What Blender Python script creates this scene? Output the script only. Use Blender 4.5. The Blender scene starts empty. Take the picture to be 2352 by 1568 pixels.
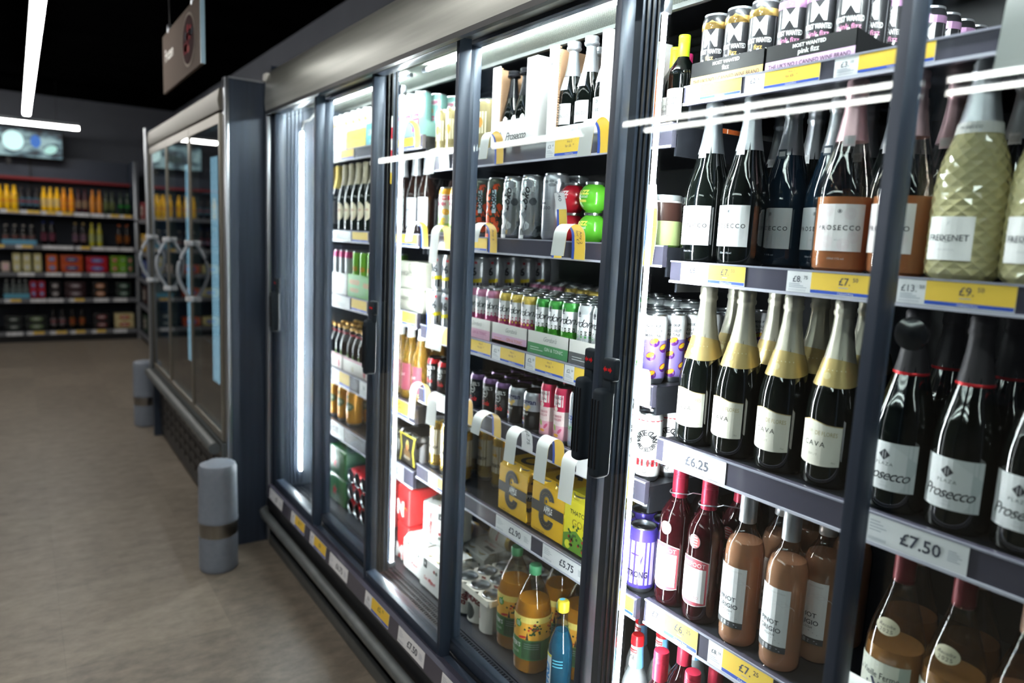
import bpy, bmesh, math, random
from math import sin, cos, pi, radians
from mathutils import Matrix, Vector
from mathutils.geometry import tessellate_polygon
random.seed(7)
SC = bpy.context.scene
COL = SC.collection

def lin(c):
    return tuple(((v/255)/12.92 if v/255 <= .04045 else ((v/255+.055)/1.055)**2.4) for v in c)

# ------------------------------------------------------------------ camera
F_PX, CX, CY, CAM_H = 1646.0, 1176.0, 784.0, 1.40
def _norm(v): return Vector(v).normalized()
_d1 = _norm((36-CX, 494-CY, F_PX))
_n = _norm(Vector((36-CX, 494-CY, F_PX)).cross(Vector((1036-CX, 494+46.5-CY, F_PX))))
_up = _n if _n[1] < 0 else -_n
_rt = _d1.cross(_up)
cam_d = bpy.data.cameras.new('camera')
cam = bpy.data.objects.new('camera', cam_d); COL.objects.link(cam)
# image axes (x right, y down, z forward) -> world axes (x across the aisle, y along the fridges, z up)
cam.matrix_world = Matrix(((_rt[0], -_rt[1], -_rt[2], 0), (_d1[0], -_d1[1], -_d1[2], 0),
                           (_up[0], -_up[1], -_up[2], CAM_H), (0, 0, 0, 1)))
cam_d.sensor_width = 36.0
cam_d.lens = F_PX/2352*36
cam_d.clip_start = .02; cam_d.clip_end = 60
cam_d.dof.use_dof = True
cam_d.dof.focus_distance = 1.5
cam_d.dof.aperture_fstop = 2.2
SC.camera = cam

# ------------------------------------------------------------------ world, light levels, exposure
SC.view_settings.view_transform = 'Standard'
SC.view_settings.look = 'None'
SC.view_settings.gamma = 1.0
SC.view_settings.exposure = 0.0
LED = 185.0          # tubes inside the cabinet
PEND = 29.0         # pendant tubes of the shop
FREEZER_LED = 2.2
wd = bpy.data.worlds.new('world'); SC.world = wd; wd.use_nodes = True
wd.node_tree.nodes['Background'].inputs[0].default_value = (.50, .55, .62, 1)
wd.node_tree.nodes['Background'].inputs[1].default_value = .02

# ------------------------------------------------------------------ materials
_mc = {}
def mat(c, rough=.45, metal=0., trans=0., emit=0., ior=1.45, coat=0., spec=.5, alpha=1.):
    k = (c, rough, metal, trans, emit, ior, coat, spec, alpha)
    if k in _mc: return _mc[k]
    m = bpy.data.materials.new('mat'); m.use_nodes = True
    b = m.node_tree.nodes['Principled BSDF']
    col = lin(c)+(1,)
    b.inputs['Base Color'].default_value = col
    b.inputs['Roughness'].default_value = rough
    b.inputs['Metallic'].default_value = metal
    b.inputs['Transmission Weight'].default_value = trans
    b.inputs['IOR'].default_value = ior
    b.inputs['Coat Weight'].default_value = coat
    b.inputs['Coat Roughness'].default_value = .05
    b.inputs['Specular IOR Level'].default_value = spec
    b.inputs['Alpha'].default_value = alpha
    if emit:
        b.inputs['Emission Color'].default_value = col
        b.inputs['Emission Strength'].default_value = emit
    m.diffuse_color = col
    _mc[k] = m
    return m

def nodes_mat(name, fn):
    m = bpy.data.materials.new(name); m.use_nodes = True
    nt = m.node_tree
    fn(nt, nt.nodes, nt.links, nt.nodes['Principled BSDF'])
    return m

def noise_colour(c1, c2, scale, rough, metal=0., bump=0., stretch=(1, 1, 1), detail=4.):
    def fn(nt, N, L, b):
        tc = N.new('ShaderNodeTexCoord'); mp = N.new('ShaderNodeMapping'); mp.inputs['Scale'].default_value = stretch
        nz = N.new('ShaderNodeTexNoise'); nz.inputs['Scale'].default_value = scale; nz.inputs['Detail'].default_value = detail
        rp = N.new('ShaderNodeValToRGB')
        rp.color_ramp.elements[0].position = .3; rp.color_ramp.elements[1].position = .7
        rp.color_ramp.elements[0].color = lin(c1)+(1,); rp.color_ramp.elements[1].color = lin(c2)+(1,)
        L.new(tc.outputs['Object'], mp.inputs[0]); L.new(mp.outputs[0], nz.inputs['Vector'])
        L.new(nz.outputs[0], rp.inputs[0]); L.new(rp.outputs[0], b.inputs['Base Color'])
        b.inputs['Roughness'].default_value = rough; b.inputs['Metallic'].default_value = metal
        if bump:
            bp = N.new('ShaderNodeBump'); bp.inputs['Strength'].default_value = bump; bp.inputs['Distance'].default_value = .002
            L.new(nz.outputs[0], bp.inputs['Height']); L.new(bp.outputs[0], b.inputs['Normal'])
    return fn

def thin_glass(name, tint, ior=1.5, gain=1.0, rough=0.):
    m = bpy.data.materials.new(name); m.use_nodes = True
    nt = m.node_tree; N = nt.nodes; L = nt.links; N.clear()
    out = N.new('ShaderNodeOutputMaterial'); mx = N.new('ShaderNodeMixShader')
    tr = N.new('ShaderNodeBsdfTransparent'); gl = N.new('ShaderNodeBsdfGlossy'); fr = N.new('ShaderNodeFresnel')
    tr.inputs[0].default_value = lin(tint)+(1,); gl.inputs['Roughness'].default_value = rough
    ge = N.new('ShaderNodeNewGeometry'); im = N.new('ShaderNodeMix'); im.data_type = 'FLOAT'
    im.inputs[2].default_value = ior; im.inputs[3].default_value = 1/ior      # leaving the sheet reflects as little as entering it
    L.new(ge.outputs['Backfacing'], im.inputs[0]); L.new(im.outputs[0], fr.inputs['IOR'])
    mu = N.new('ShaderNodeMath'); mu.operation = 'MULTIPLY'; mu.inputs[1].default_value = gain; mu.use_clamp = True
    L.new(fr.outputs[0], mu.inputs[0]); L.new(mu.outputs[0], mx.inputs[0])
    L.new(tr.outputs[0], mx.inputs[1]); L.new(gl.outputs[0], mx.inputs[2]); L.new(mx.outputs[0], out.inputs[0])
    return m

def floor_nodes(nt, N, L, b):
    tc = N.new('ShaderNodeTexCoord')
    mp = N.new('ShaderNodeMapping'); mp.inputs['Location'].default_value = (-.07, -.47, 0)
    br = N.new('ShaderNodeTexBrick'); br.inputs['Scale'].default_value = 1.0
    br.inputs['Brick Width'].default_value = .5; br.inputs['Row Height'].default_value = .5
    br.inputs['Mortar Size'].default_value = .0008; br.offset = 0.
    br.inputs['Color1'].default_value = (.36, .36, .36, 1); br.inputs['Color2'].default_value = (.60, .60, .60, 1)
    br.inputs['Mortar'].default_value = (.25, .25, .25, 1)
    L.new(tc.outputs['Object'], mp.inputs[0]); L.new(mp.outputs[0], br.inputs['Vector'])
    m2 = N.new('ShaderNodeMapping'); m2.inputs['Scale'].default_value = (5.0, 8.5, 1)
    nz = N.new('ShaderNodeTexNoise'); nz.inputs['Scale'].default_value = 2.2; nz.inputs['Detail'].default_value = 12
    nz.inputs['Roughness'].default_value = .72
    L.new(tc.outputs['Object'], m2.inputs[0]); L.new(m2.outputs[0], nz.inputs['Vector'])
    ad = N.new('ShaderNodeMix'); ad.data_type = 'FLOAT'; ad.inputs[0].default_value = .66
    L.new(br.outputs['Color'], ad.inputs[2]); L.new(nz.outputs[0], ad.inputs[3])
    rp = N.new('ShaderNodeValToRGB')
    rp.color_ramp.elements[0].position = .30; rp.color_ramp.elements[0].color = lin((85, 77, 69))+(1,)
    rp.color_ramp.elements[1].position = .68; rp.color_ramp.elements[1].color = lin((147, 136, 122))+(1,)
    L.new(ad.outputs[0], rp.inputs[0]); L.new(rp.outputs[0], b.inputs['Base Color'])
    b.inputs['Roughness'].default_value = .42
M_floor = nodes_mat('vinyl_floor', floor_nodes)
M_ceil = nodes_mat('black_ceiling', noise_colour((4, 4, 5), (8, 8, 9), 3, 1.))
M_ceil.node_tree.nodes['Principled BSDF'].inputs['Specular IOR Level'].default_value = 0.
M_wall = nodes_mat('slate_wall', noise_colour((86, 90, 100), (96, 100, 110), 2, .7))
M_fascia = nodes_mat('brushed_fascia', noise_colour((150, 152, 146), (172, 174, 168), 40, .36, .75, .05, (1, .05, 1)))
M_anth = nodes_mat('anthracite_metal', noise_colour((50, 60, 75), (57, 68, 84), 60, .38, .25, .02, (1, 1, .05)))
M_dark = nodes_mat('black_metal', noise_colour((16, 18, 22), (22, 24, 29), 40, .45, .1))
M_inner = nodes_mat('cabinet_back', noise_colour((20, 21, 25), (28, 29, 34), 12, .5))
M_shelf = nodes_mat('shelf_steel', noise_colour((34, 36, 42), (44, 46, 53), 30, .4, .2))
M_sidewall = nodes_mat('side_steel', noise_colour((92, 100, 112), (104, 112, 124), 18, .32, .6, .015, (6, 6, .1)))
M_rail = mat((74, 72, 86), .25, 0, 0, 0, 1.45, .4)
M_rubber = nodes_mat('bumper', noise_colour((88, 92, 92), (100, 104, 104), 30, .4, .3))
M_alu = mat((205, 208, 212), .28, 1.)
M_silver = mat((190, 196, 204), .3, .9)
M_white = mat((240, 240, 238), .55)
M_paper = mat((236, 237, 240), .5)
M_yel = mat((246, 206, 74), .5)
M_blue = mat((44, 84, 190), .5)
M_ink = mat((58, 62, 78), .6)
M_pale = mat((176, 180, 192), .6)
M_black = mat((14, 14, 16), .4)
M_red = mat((206, 26, 34), .45)
M_led = mat((255, 255, 255), .5, 0, 0, LED)
M_ledtop = mat((255, 255, 254), .5, 0, 0, LED*1.25)
M_pend = mat((255, 252, 246), .5, 0, 0, PEND)
M_fled = mat((190, 232, 255), .5, 0, 0, FREEZER_LED)
M_glass = thin_glass('door_glass', (236, 242, 242), 1.5, 1.0)
M_fglass = thin_glass('freezer_glass', (205, 214, 216), 1.6, 1.25)
M_bglass = thin_glass('bottle_glass', (238, 233, 228), 1.5, 1.5)
M_pet = thin_glass('clear_plastic', (226, 224, 212), 1.5, 1.3)
M_film = thin_glass('shrink_film', (244, 246, 248), 1.5, 1.6, .12)

# ------------------------------------------------------------------ geometry helpers
_tx = {}
def text_tris(s, shear=0., bold=0., sp=1.):
    k = (s, shear, bold, sp)
    if k in _tx: return _tx[k]
    cu = bpy.data.curves.new('t', 'FONT'); cu.body = s; cu.size = 1.; cu.resolution_u = 2
    cu.shear = shear; cu.offset = bold; cu.space_character = sp
    ob = bpy.data.objects.new('t', cu)
    me = bpy.data.meshes.new_from_object(ob)
    me.calc_loop_triangles()
    vs = [(v.co.x, v.co.y) for v in me.vertices]
    tr = [[vs[i] for i in t.vertices] for t in me.loop_triangles]
    bpy.data.objects.remove(ob); bpy.data.curves.remove(cu); bpy.data.meshes.remove(me)
    xs = [p[0] for t in tr for p in t] or [0]
    ys = [p[1] for t in tr for p in t] or [0]
    _tx[k] = (tr, min(xs), max(xs), min(ys), max(ys))
    return _tx[k]

def cyl(r, off=.0004, a0=0.):
    return lambda u, v: ((r+off)*sin(u/r+a0), -(r+off)*cos(u/r+a0), v)
def prof_map(prof, r0, off=.0004):
    """wraps onto a lathe whose radius follows prof [(r, z)]"""
    def f(u, v):
        r = prof[-1][0]
        for (ra, za), (rb, zb) in zip(prof, prof[1:]):
            if za <= v <= zb and zb > za:
                r = ra+(rb-ra)*(v-za)/(zb-za); break
        return ((r+off)*sin(u/r0), -(r+off)*cos(u/r0), v)
    return f
def flat(y=0., off=.0004):
    return lambda u, v: (u, y-off, v)

class G:
    def __init__(s): s.v = []; s.f = []; s.mi = []; s.m = []
    def slot(s, m):
        if m not in s.m: s.m.append(m)
        return s.m.index(m)
    def add(s, vs, fs, m):
        o = len(s.v); k = s.slot(m); s.v += vs
        for f in fs: s.f.append([i+o for i in f]); s.mi.append(k)
        return s
    def box(s, x0, x1, y0, y1, z0, z1, m, bev=0., seg=2):
        if bev <= 0:
            vs = [(x, y, z) for z in (z0, z1) for y in (y0, y1) for x in (x0, x1)]
            return s.add(vs, [(0, 2, 3, 1), (4, 5, 7, 6), (0, 1, 5, 4), (2, 6, 7, 3), (0, 4, 6, 2), (1, 3, 7, 5)], m)
        bm = bmesh.new(); bmesh.ops.create_cube(bm, size=1)
        for v in bm.verts: v.co = Vector(((x0+x1)/2+v.co.x*(x1-x0), (y0+y1)/2+v.co.y*(y1-y0), (z0+z1)/2+v.co.z*(z1-z0)))
        bmesh.ops.bevel(bm, geom=bm.edges[:], offset=bev, segments=seg, affect='EDGES', profile=.5)
        bm.verts.index_update()
        s.add([tuple(v.co) for v in bm.verts], [[v.index for v in f.verts] for f in bm.faces], m); bm.free()
        return s
    def lathe(s, prof, m, seg=24, x=0., y=0., sx=1., sy=1., shape=None):
        """prof [(r, z)] bottom to top; m one material or one per segment"""
        n = len(prof); vs = []
        for r, z in prof:
            for i in range(seg):
                a = 2*pi*i/seg; q = shape(a) if shape else 1.
                vs.append((x+r*q*sx*cos(a), y+r*q*sy*sin(a), z))
        o = len(s.v); s.v += vs
        for j in range(n-1):
            k = s.slot(m[j] if isinstance(m, (list, tuple)) else m)
            for i in range(seg):
                i2 = (i+1) % seg
                s.f.append([o+j*seg+i, o+j*seg+i2, o+(j+1)*seg+i2, o+(j+1)*seg+i]); s.mi.append(k)
        for j, rev in ((0, True), (n-1, False)):
            if prof[j][0] > 1e-5:
                ring = [o+j*seg+i for i in range(seg)]
                k = s.slot((m[0] if j == 0 else m[-1]) if isinstance(m, (list, tuple)) else m)
                s.f.append(ring[::-1] if rev else ring); s.mi.append(k)
        return s
    def tube(s, pts, r, m, seg=8, closed=False):
        P = [Vector(p) for p in pts]; n = len(P); vs = []
        up = Vector((0, 0, 1))
        for i, p in enumerate(P):
            a = P[(i-1) % n] if (closed or i > 0) else p
            b = P[(i+1) % n] if (closed or i < n-1) else p
            t = (b-a).normalized()
            q = up if abs(t.z) < .95 else Vector((1, 0, 0))
            e1 = t.cross(q).normalized(); e2 = t.cross(e1).normalized()
            for k in range(seg):
                an = 2*pi*k/seg; vs.append(tuple(p+e1*r*cos(an)+e2*r*sin(an)))
        fs = []
        for i in range(n if closed else n-1):
            j = (i+1) % n
            for k in range(seg):
                k2 = (k+1) % seg; fs.append((i*seg+k, i*seg+k2, j*seg+k2, j*seg+k))
        if not closed: fs += [tuple(range(seg))[::-1], tuple(range((n-1)*seg, n*seg))]
        return s.add(vs, fs, m)
    def prism(s, pts, y0, y1, m):
        """outline [(x, z)] run from y0 to y1"""
        n = len(pts)
        vs = [(x, y0, z) for x, z in pts]+[(x, y1, z) for x, z in pts]
        fs = [(i, (i+1) % n, n+(i+1) % n, n+i) for i in range(n)]
        for t in tessellate_polygon([[Vector((p[0], p[1], 0)) for p in pts]]):
            fs += [tuple(t), tuple(n+i for i in reversed(t))]
        return s.add(vs, fs, m)
    def tris(s, tl, mp, m, lim=.012):
        st = list(tl); out = []
        while st:
            a, b, c = st.pop()
            e = [(abs(a[0]-b[0]), 0), (abs(b[0]-c[0]), 1), (abs(c[0]-a[0]), 2)]
            d, w = max(e)
            if d <= lim: out.append((a, b, c)); continue
            q = (a, b, c); p0, p1, p2 = q[w], q[(w+1) % 3], q[(w+2) % 3]
            mm = ((p0[0]+p1[0])/2, (p0[1]+p1[1])/2)
            st += [(p0, mm, p2), (mm, p1, p2)]
        vs = []; fs = []
        for t in out:
            fs.append((len(vs), len(vs)+1, len(vs)+2)); vs += [mp(*p) for p in t]
        return s.add(vs, fs, m)
    def rect(s, u0, u1, v0, v1, mp, m, lim=.012):
        n = max(1, int(math.ceil((u1-u0)/lim))); nv = 4 if v1-v0 > .03 else 1
        vs = [mp(u0+(u1-u0)*i/n, v0+(v1-v0)*j/nv) for j in range(nv+1) for i in range(n+1)]
        fs = [(j*(n+1)+i, j*(n+1)+i+1, (j+1)*(n+1)+i+1, (j+1)*(n+1)+i) for j in range(nv) for i in range(n)]
        return s.add(vs, fs, m)
    def ell(s, cu, cv, ru, rv, mp, m, n=20, rot=0., lim=.012):
        p = []
        for i in range(n):
            a = 2*pi*i/n; x = ru*cos(a); y = rv*sin(a)
            p.append((cu+x*cos(rot)-y*sin(rot), cv+x*sin(rot)+y*cos(rot)))
        return s.tris([((cu, cv), p[i], p[(i+1) % n]) for i in range(n)], mp, m, lim)
    def ring(s, cu, cv, r0, r1, mp, m, n=28, a0=0., a1=2*pi, sy=1., lim=.012):
        tl = []
        for i in range(n):
            a = a0+(a1-a0)*i/n; b = a0+(a1-a0)*(i+1)/n
            q = [(cu+r*cos(t), cv+r*sy*sin(t)) for r, t in ((r0, a), (r1, a), (r1, b), (r0, b))]
            tl += [(q[0], q[1], q[2]), (q[0], q[2], q[3])]
        return s.tris(tl, mp, m, lim)
    def poly(s, pts, mp, m, lim=.012):
        V = [Vector((p[0], p[1], 0)) for p in pts]
        return s.tris([tuple(pts[i] for i in t) for t in tessellate_polygon([V])], mp, m, lim)
    def text(s, t, size, cu, cv, mp, m, shear=0., bold=0., rot=0., align='c', maxw=None, sp=1., lim=.012, sx=1.):
        tr, x0, x1, y0, y1 = text_tris(t, shear, bold, sp)
        w = (x1-x0)*size*sx
        if maxw and w > maxw: sx *= maxw/w; w = maxw
        ox = {'c': -(x0+x1)/2, 'l': -x0, 'r': -x1}[align]
        cr, sr = cos(rot), sin(rot)
        def q(p):
            x = (p[0]+ox)*size*sx; y = (p[1]-.35)*size
            return (cu+x*cr-y*sr, cv+x*sr+y*cr)
        return s.tris([tuple(q(p) for p in t_) for t_ in tr], mp, m, lim)
    def arc_text(s, t, size, cu, cv, rad, a_mid, mp, m, bold=0., below=False, step=None):
        """letters set one by one round a circle"""
        st = step or size*.72/rad; n = len(t)
        for i, ch in enumerate(t):
            if ch == ' ': continue
            k = (i-(n-1)/2)*st
            a = a_mid+(k if below else -k)
            s.text(ch, size, cu+rad*cos(a), cv+rad*sin(a), mp, m, bold=bold, rot=(a+pi/2 if below else a-pi/2))
        return s
    def mesh(s, name, smooth=38):
        me = bpy.data.meshes.new(name)
        me.from_pydata(s.v, [], s.f)
        for m in s.m: me.materials.append(m)
        me.polygons.foreach_set('material_index', s.mi)
        if smooth:
            me.polygons.foreach_set('use_smooth', [True]*len(s.f))
            me.update()
            me.set_sharp_from_angle(angle=radians(smooth))
        me.update()
        return me
    def obj(s, name, parent=None, label=None, smooth=38):
        o = bpy.data.objects.new(name, s.mesh(name, smooth)); COL.objects.link(o)
        if parent: o.parent = parent
        if label: o['label'] = label
        return o

def tag(o, label, cat, group=None, kind=None):
    o['label'] = label; o['category'] = cat
    if group: o['group'] = group
    if kind: o['kind'] = kind
    return o
def empty(name, loc=(0, 0, 0), rz=0.):
    o = bpy.data.objects.new(name, None); o.empty_display_size = .05
    o.location = loc; o.rotation_euler = (0, 0, rz); COL.objects.link(o)
    return o
def struct(name, g):
    o = g.obj(name); o['kind'] = 'structure'
    return o
def copy_tree(o, parent=None):
    c = o.copy(); COL.objects.link(c)
    if parent: c.parent = parent
    for k in list(o.children): copy_tree(k, c)
    return c
_reg = {}
FR = -pi/2            # turns a thing's front towards the aisle
def put(key, build, x, y, z, label, cat, group=None, rz=FR, sc=None):
    """first call builds the kind, later calls copy it with all its parts"""
    if key in _reg: o = copy_tree(_reg[key])
    else: o = build(); _reg[key] = o
    for p in ('group',):
        if p in o: del o[p]
    o.location = (x, y, z+.0006); o.rotation_euler = (0, 0, rz)
    if sc: o.scale = sc
    return tag(o, label, cat, group)
ORD = ['first', 'second', 'third', 'fourth', 'fifth', 'sixth', 'seventh', 'eighth', 'ninth', 'tenth']
# ------------------------------------------------------------------ the room
CEIL = 2.82; XW = 1.76; YB = 10.45
struct('floor', G().box(-6, XW, -3.5, YB, -.05, 0, M_floor))
struct('ceiling', G().box(-6, XW, -3.5, YB, CEIL, CEIL+.05, M_ceil))
struct('wall_right', G().box(XW, XW+.1, -3.5, YB, -.05, CEIL+.05, M_wall))
struct('wall_back', G().box(-6, XW+.1, YB, YB+.1, -.05, CEIL+.05, M_wall))
struct('wall_left', G().box(-6.1, -6, -3.5, YB, -.05, CEIL+.05, M_wall))
struct('wall_front', G().box(-6.1, XW+.1, -3.6, -3.5, -.05, CEIL+.05, M_wall))

# ------------------------------------------------------------------ pendant lights (the shop's own lamps, plus one added for a doubled reflection)
def pendant(L, along_y=True, wires=(), s=1.):
    root = empty('pendant_light')
    g = G(); h = L/2
    d = (lambda a, b, c, e, f, k, m: g.box(c, e, a, b, f, k, m)) if along_y else (lambda a, b, c, e, f, k, m: g.box(a, b, c, e, f, k, m))
    d(-h, h, -.03, .03, .028, .06, M_silver); d(-h-.004, -h, -.03, .03, -.002, .06, M_silver); d(h, h+.004, -.03, .03, -.002, .06, M_silver)
    g.obj('housing', root)
    g = G()
    prof = [(-.028*s, .028), (-.028*s, .006), (-.018*s, -.003), (.018*s, -.003), (.028*s, .006), (.028*s, .028)]
    if along_y: g.prism(prof, -h, h, M_pend)
    else:
        g.prism(prof, -h, h, M_pend); g.v = [(y, x, z) for x, y, z in g.v]
    g.obj('diffuser', root)
    for w in wires:
        p = (0, w) if along_y else (w, 0)
        G().tube([(p[0], p[1], .05), (p[0], p[1], CEIL-PZ)], .0025, M_black, 6).obj('hanging_wire', root)
    return root
PZ = 2.34
def pend(x, y, L, al, label, wires, s=1.):
    o = pendant(L, al, wires, s); o.location = (x, y, PZ); tag(o, label, 'light', 'pendant tube lights of the shop'); return o
pend(.125, 5.95, 4.9, True, 'long white tube light hanging above the aisle, end nearest the wall screen', (-2.2, 0, 2.2))
pend(.0, 9.25, 1.2, False, 'short white tube light hanging crosswise in front of the wall screen', (-.4, .4))
for x, y, L, t in ((-2.3, 2.2, 4.9, 'tube light mirrored in the cabinet door glass, nearer line'), (-2.62, 2.1, 4.9, 'added tube light standing in for the doubled reflection in the door glass'),  # second tube is added, standing in for the double glazing's repeated reflection
                   (-2.3, 7.4, 4.6, 'tube light over the next aisle, towards the back wall'), (.05, .4, 4.6, 'tube light over the aisle right above the viewer'),
                   (-.9, -2.4, 1.8, 'tube light behind the viewer')):
    pend(x, y, L, True, t, (-L/2+.3, L/2-.3), (.36 if x < -2 and y < 3 else 1.))

# ------------------------------------------------------------------ refrigerated cabinet with sliding doors
Y0, YE = -.42, 3.09
ML = (1.0, 2.10)
cabinet = empty('refrigerated_cabinet', (0, 0, 0))
tag(cabinet, 'long dark drinks chiller with sliding glass doors along the right wall', 'fridge')
g = G()
g.box(.90, 1.66, Y0, YE, .0, .10, M_dark)                                   # plinth
g.prism([(.868, .10), (.862, .12), (.862, .222), (.872, .232), (.872, .262), (.94, .262), (.94, .10)], Y0, YE, M_dark)
g.obj('front_skirt', cabinet)
g = G(); g.prism([(.863, .224), (.868, .276), (.880, .280), (.905, .268), (.905, .224)], Y0, YE, M_rail); g.obj('price_rail', cabinet)
g = G(); g.box(.884, .96, Y0, YE, .262, .268, M_anth); g.box(.925, .930, Y0, YE, .268, .276, M_dark); g.obj('door_track', cabinet)
g = G(); g.tube([(.838, Y0, .165), (.838, YE-.06, .165), (.845, YE-.02, .165), (.866, YE-.005, .165)], .019, M_rubber, 14)
g.obj('bumper_rail', cabinet)
g = G(); g.box(.872, .888, Y0, YE, .0, .045, M_rubber, .004); g.obj('kick_plate', cabinet)
g = G()   # curved header
cp = [(.858, 1.866), (.855, 1.90), (.857, 1.95), (.866, 2.0), (.884, 2.03), (.91, 2.045), (.95, 2.05), (.95, 1.872)]
g.prism(cp, Y0, YE-.01, M_fascia); g.obj('header_panel', cabinet)
g = G(); g.box(.858, .872, Y0, YE-.01, 1.853, 1.866, M_dark); g.box(.872, .98, Y0, YE-.01, 1.896, 1.93, M_dark); g.box(.872, .884, Y0, YE-.01, 1.858, 1.90, mat((118, 112, 104), .4, .7)); g.obj('top_track', cabinet)
g = G(); g.box(1.62, 1.68, Y0, YE, .1, 2.05, M_inner)
for zz in (1.985, 1.965, 1.945): g.box(1.612, 1.622, Y0, YE, zz, zz+.006, M_black)
g.obj('back_panel', cabinet)
g = G(); g.box(.95, 1.68, Y0, YE, 2.01, 2.05, M_inner); g.obj('roof_panel', cabinet)
def comb_nodes(nt, N, L, b):
    tc = N.new('ShaderNodeTexCoord'); mp = N.new('ShaderNodeMapping'); mp.inputs['Scale'].default_value = (1, 1, 0)
    vo = N.new('ShaderNodeTexVoronoi'); vo.inputs['Scale'].default_value = 150; vo.inputs['Randomness'].default_value = .15
    rp = N.new('ShaderNodeValToRGB'); rp.color_ramp.elements[0].position = .28; rp.color_ramp.elements[1].position = .42
    rp.color_ramp.elements[0].color = lin((70, 74, 72))+(1,); rp.color_ramp.elements[1].color = lin((142, 147, 139))+(1,)
    L.new(tc.outputs['Object'], mp.inputs[0]); L.new(mp.outputs[0], vo.inputs['Vector'])
    L.new(vo.outputs['Distance'], rp.inputs[0]); L.new(rp.outputs[0], b.inputs['Base Color'])
    b.inputs['Roughness'].default_value = .5
M_comb = nodes_mat('air_honeycomb', comb_nodes)
g = G(); g.box(1.03, 1.17, Y0, YE, 1.905, 1.93, M_comb); g.box(1.17, 1.182, Y0, YE, 1.895, 1.93, mat((86, 90, 88), .5, .3)); g.obj('air_grille', cabinet)
# end panel with silver edge
g = G(); g.box(.885, 1.68, YE, YE+.03, 0, 2.05, M_anth); g.box(.93, 1.62, YE-.012, YE, .26, 1.93, M_sidewall)
for i in range(5): g.box(.945+i*.016, .951+i*.016, YE-.02, YE-.012, .27, 1.9, M_anth)
ep = g.obj('end_panel', cabinet)
G().box(.868, .885, YE, YE+.03, .02, 1.985, M_silver, .004).obj('silver_edge', ep)
G().box(.858, .905, YE-.012, YE+.034, 1.985, 2.02, mat((226, 226, 222), .35), .008).obj('corner_cap', ep)
# mullions with LED tubes
for Ym in ML:
    g = G(); g.box(.945, .99, Ym, Ym+.045, .27, 1.9, M_anth)
    for k in (.953, .966, .979): g.box(k, k+.004, Ym-.004, Ym, .27, 1.9, M_dark)
    mu = g.obj('mullion', cabinet)
    G().lathe([(.0, .30), (.005, .30), (.005, 1.82), (0, 1.82)], M_led, 12, 1.001, Ym).obj('led_tube', mu, 'white LED tube')
    for za, zb in ((1.82, 1.85), (.28, .30)): G().box(.990, 1.012, Ym-.008, Ym+.008, za, zb, M_silver, .003).obj('tube_socket', mu)
G().lathe([(0, .33), (.005, .33), (.005, 1.80), (0, 1.80)], M_led, 12, 1.004, YE-.03).obj('led_tube', cabinet, 'white LED tube')
G().tube([(1.004, YE-.03, 1.80), (1.008, YE-.035, 1.84), (1.03, YE-.05, 1.85), (1.04, YE-.09, 1.875)], .004, M_white, 8).obj('lamp_cable', cabinet)
for a, b in ((Y0+.05, .93), (1.08, 2.02), (2.16, 2.99)):
    G().tube([(1.045, a, 1.893), (1.045, b, 1.893)], .0055, M_ledtop, 12).obj('led_tube', cabinet, 'white LED tube')
    for q in (a-.03, b): G().tube([(1.045, q, 1.893), (1.045, q+.03, 1.893)], .007, M_silver, 10).obj('tube_socket', cabinet)
# shelves with ticket rails
BAYS = {3: (Y0, 1.012, [(1.702, 1.670, 1.706), (1.367, 1.328, 1.371), (1.002, .955, 1.006), (.645, .594, .649)]),
        2: (1.036, 2.088, [(1.638, 1.594, 1.642), (1.396, 1.356, 1.400), (1.105, 1.062, 1.109), (.888, .850, .900), (.632, .587, .636)]),
        1: (2.112, 3.07, [(1.711, 1.672, 1.715), (1.396, 1.355, 1.400), (1.137, 1.088, 1.141), (.824, .763, .828), (.594, .535, .598)])}
M_clear = thin_glass('clear_rail', (225, 225, 232), 1.45, 1.2)
for bay, (ya, yb, sh) in BAYS.items():
    for z, r0, r1 in sh:
        g = G(); g.box(1.092, 1.60, ya, yb, z-.018, z, M_shelf)
        g.box(1.096, 1.59, ya, ya+.006, z-.06, z-.018, M_shelf); g.box(1.096, 1.59, yb-.006, yb, z-.06, z-.018, M_shelf)
        s = g.obj('shelf', cabinet)
        g = G(); g.prism([(1.080, r0+.002), (1.080, r1-.002), (1.083, r1), (1.093, r1), (1.093, r0), (1.083, r0)], ya, yb, M_rail)
        g.box(1.0772, 1.080, ya, yb, r0-.001, r0+.004, mat((196, 196, 210), .3)); g.box(1.0775, 1.081, ya, yb, r1-.003, r1, mat((150, 150, 165), .3))
        g.obj('ticket_rail', s)
# deck with perforated front grille
DECK = .255
g = G(); g.box(1.03, 1.62, Y0, YE-.012, DECK-.02, DECK, M_shelf); g.obj('bottom_deck', cabinet)
g = G()
g.box(.955, 1.03, Y0, YE-.012, DECK-.03, DECK-.022, M_black)
n = int((YE-.012-Y0)/.012)
for i in range(n):
    g.box(.957, 1.028, Y0+i*.012, Y0+i*.012+.0045, DECK-.022, DECK-.003, M_shelf)
for k in range(5): g.box(.957+k*.0165, .962+k*.0165, Y0, YE-.012, DECK-.02, DECK-.002, M_shelf)
g.obj('air_intake_grille', cabinet)
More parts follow.
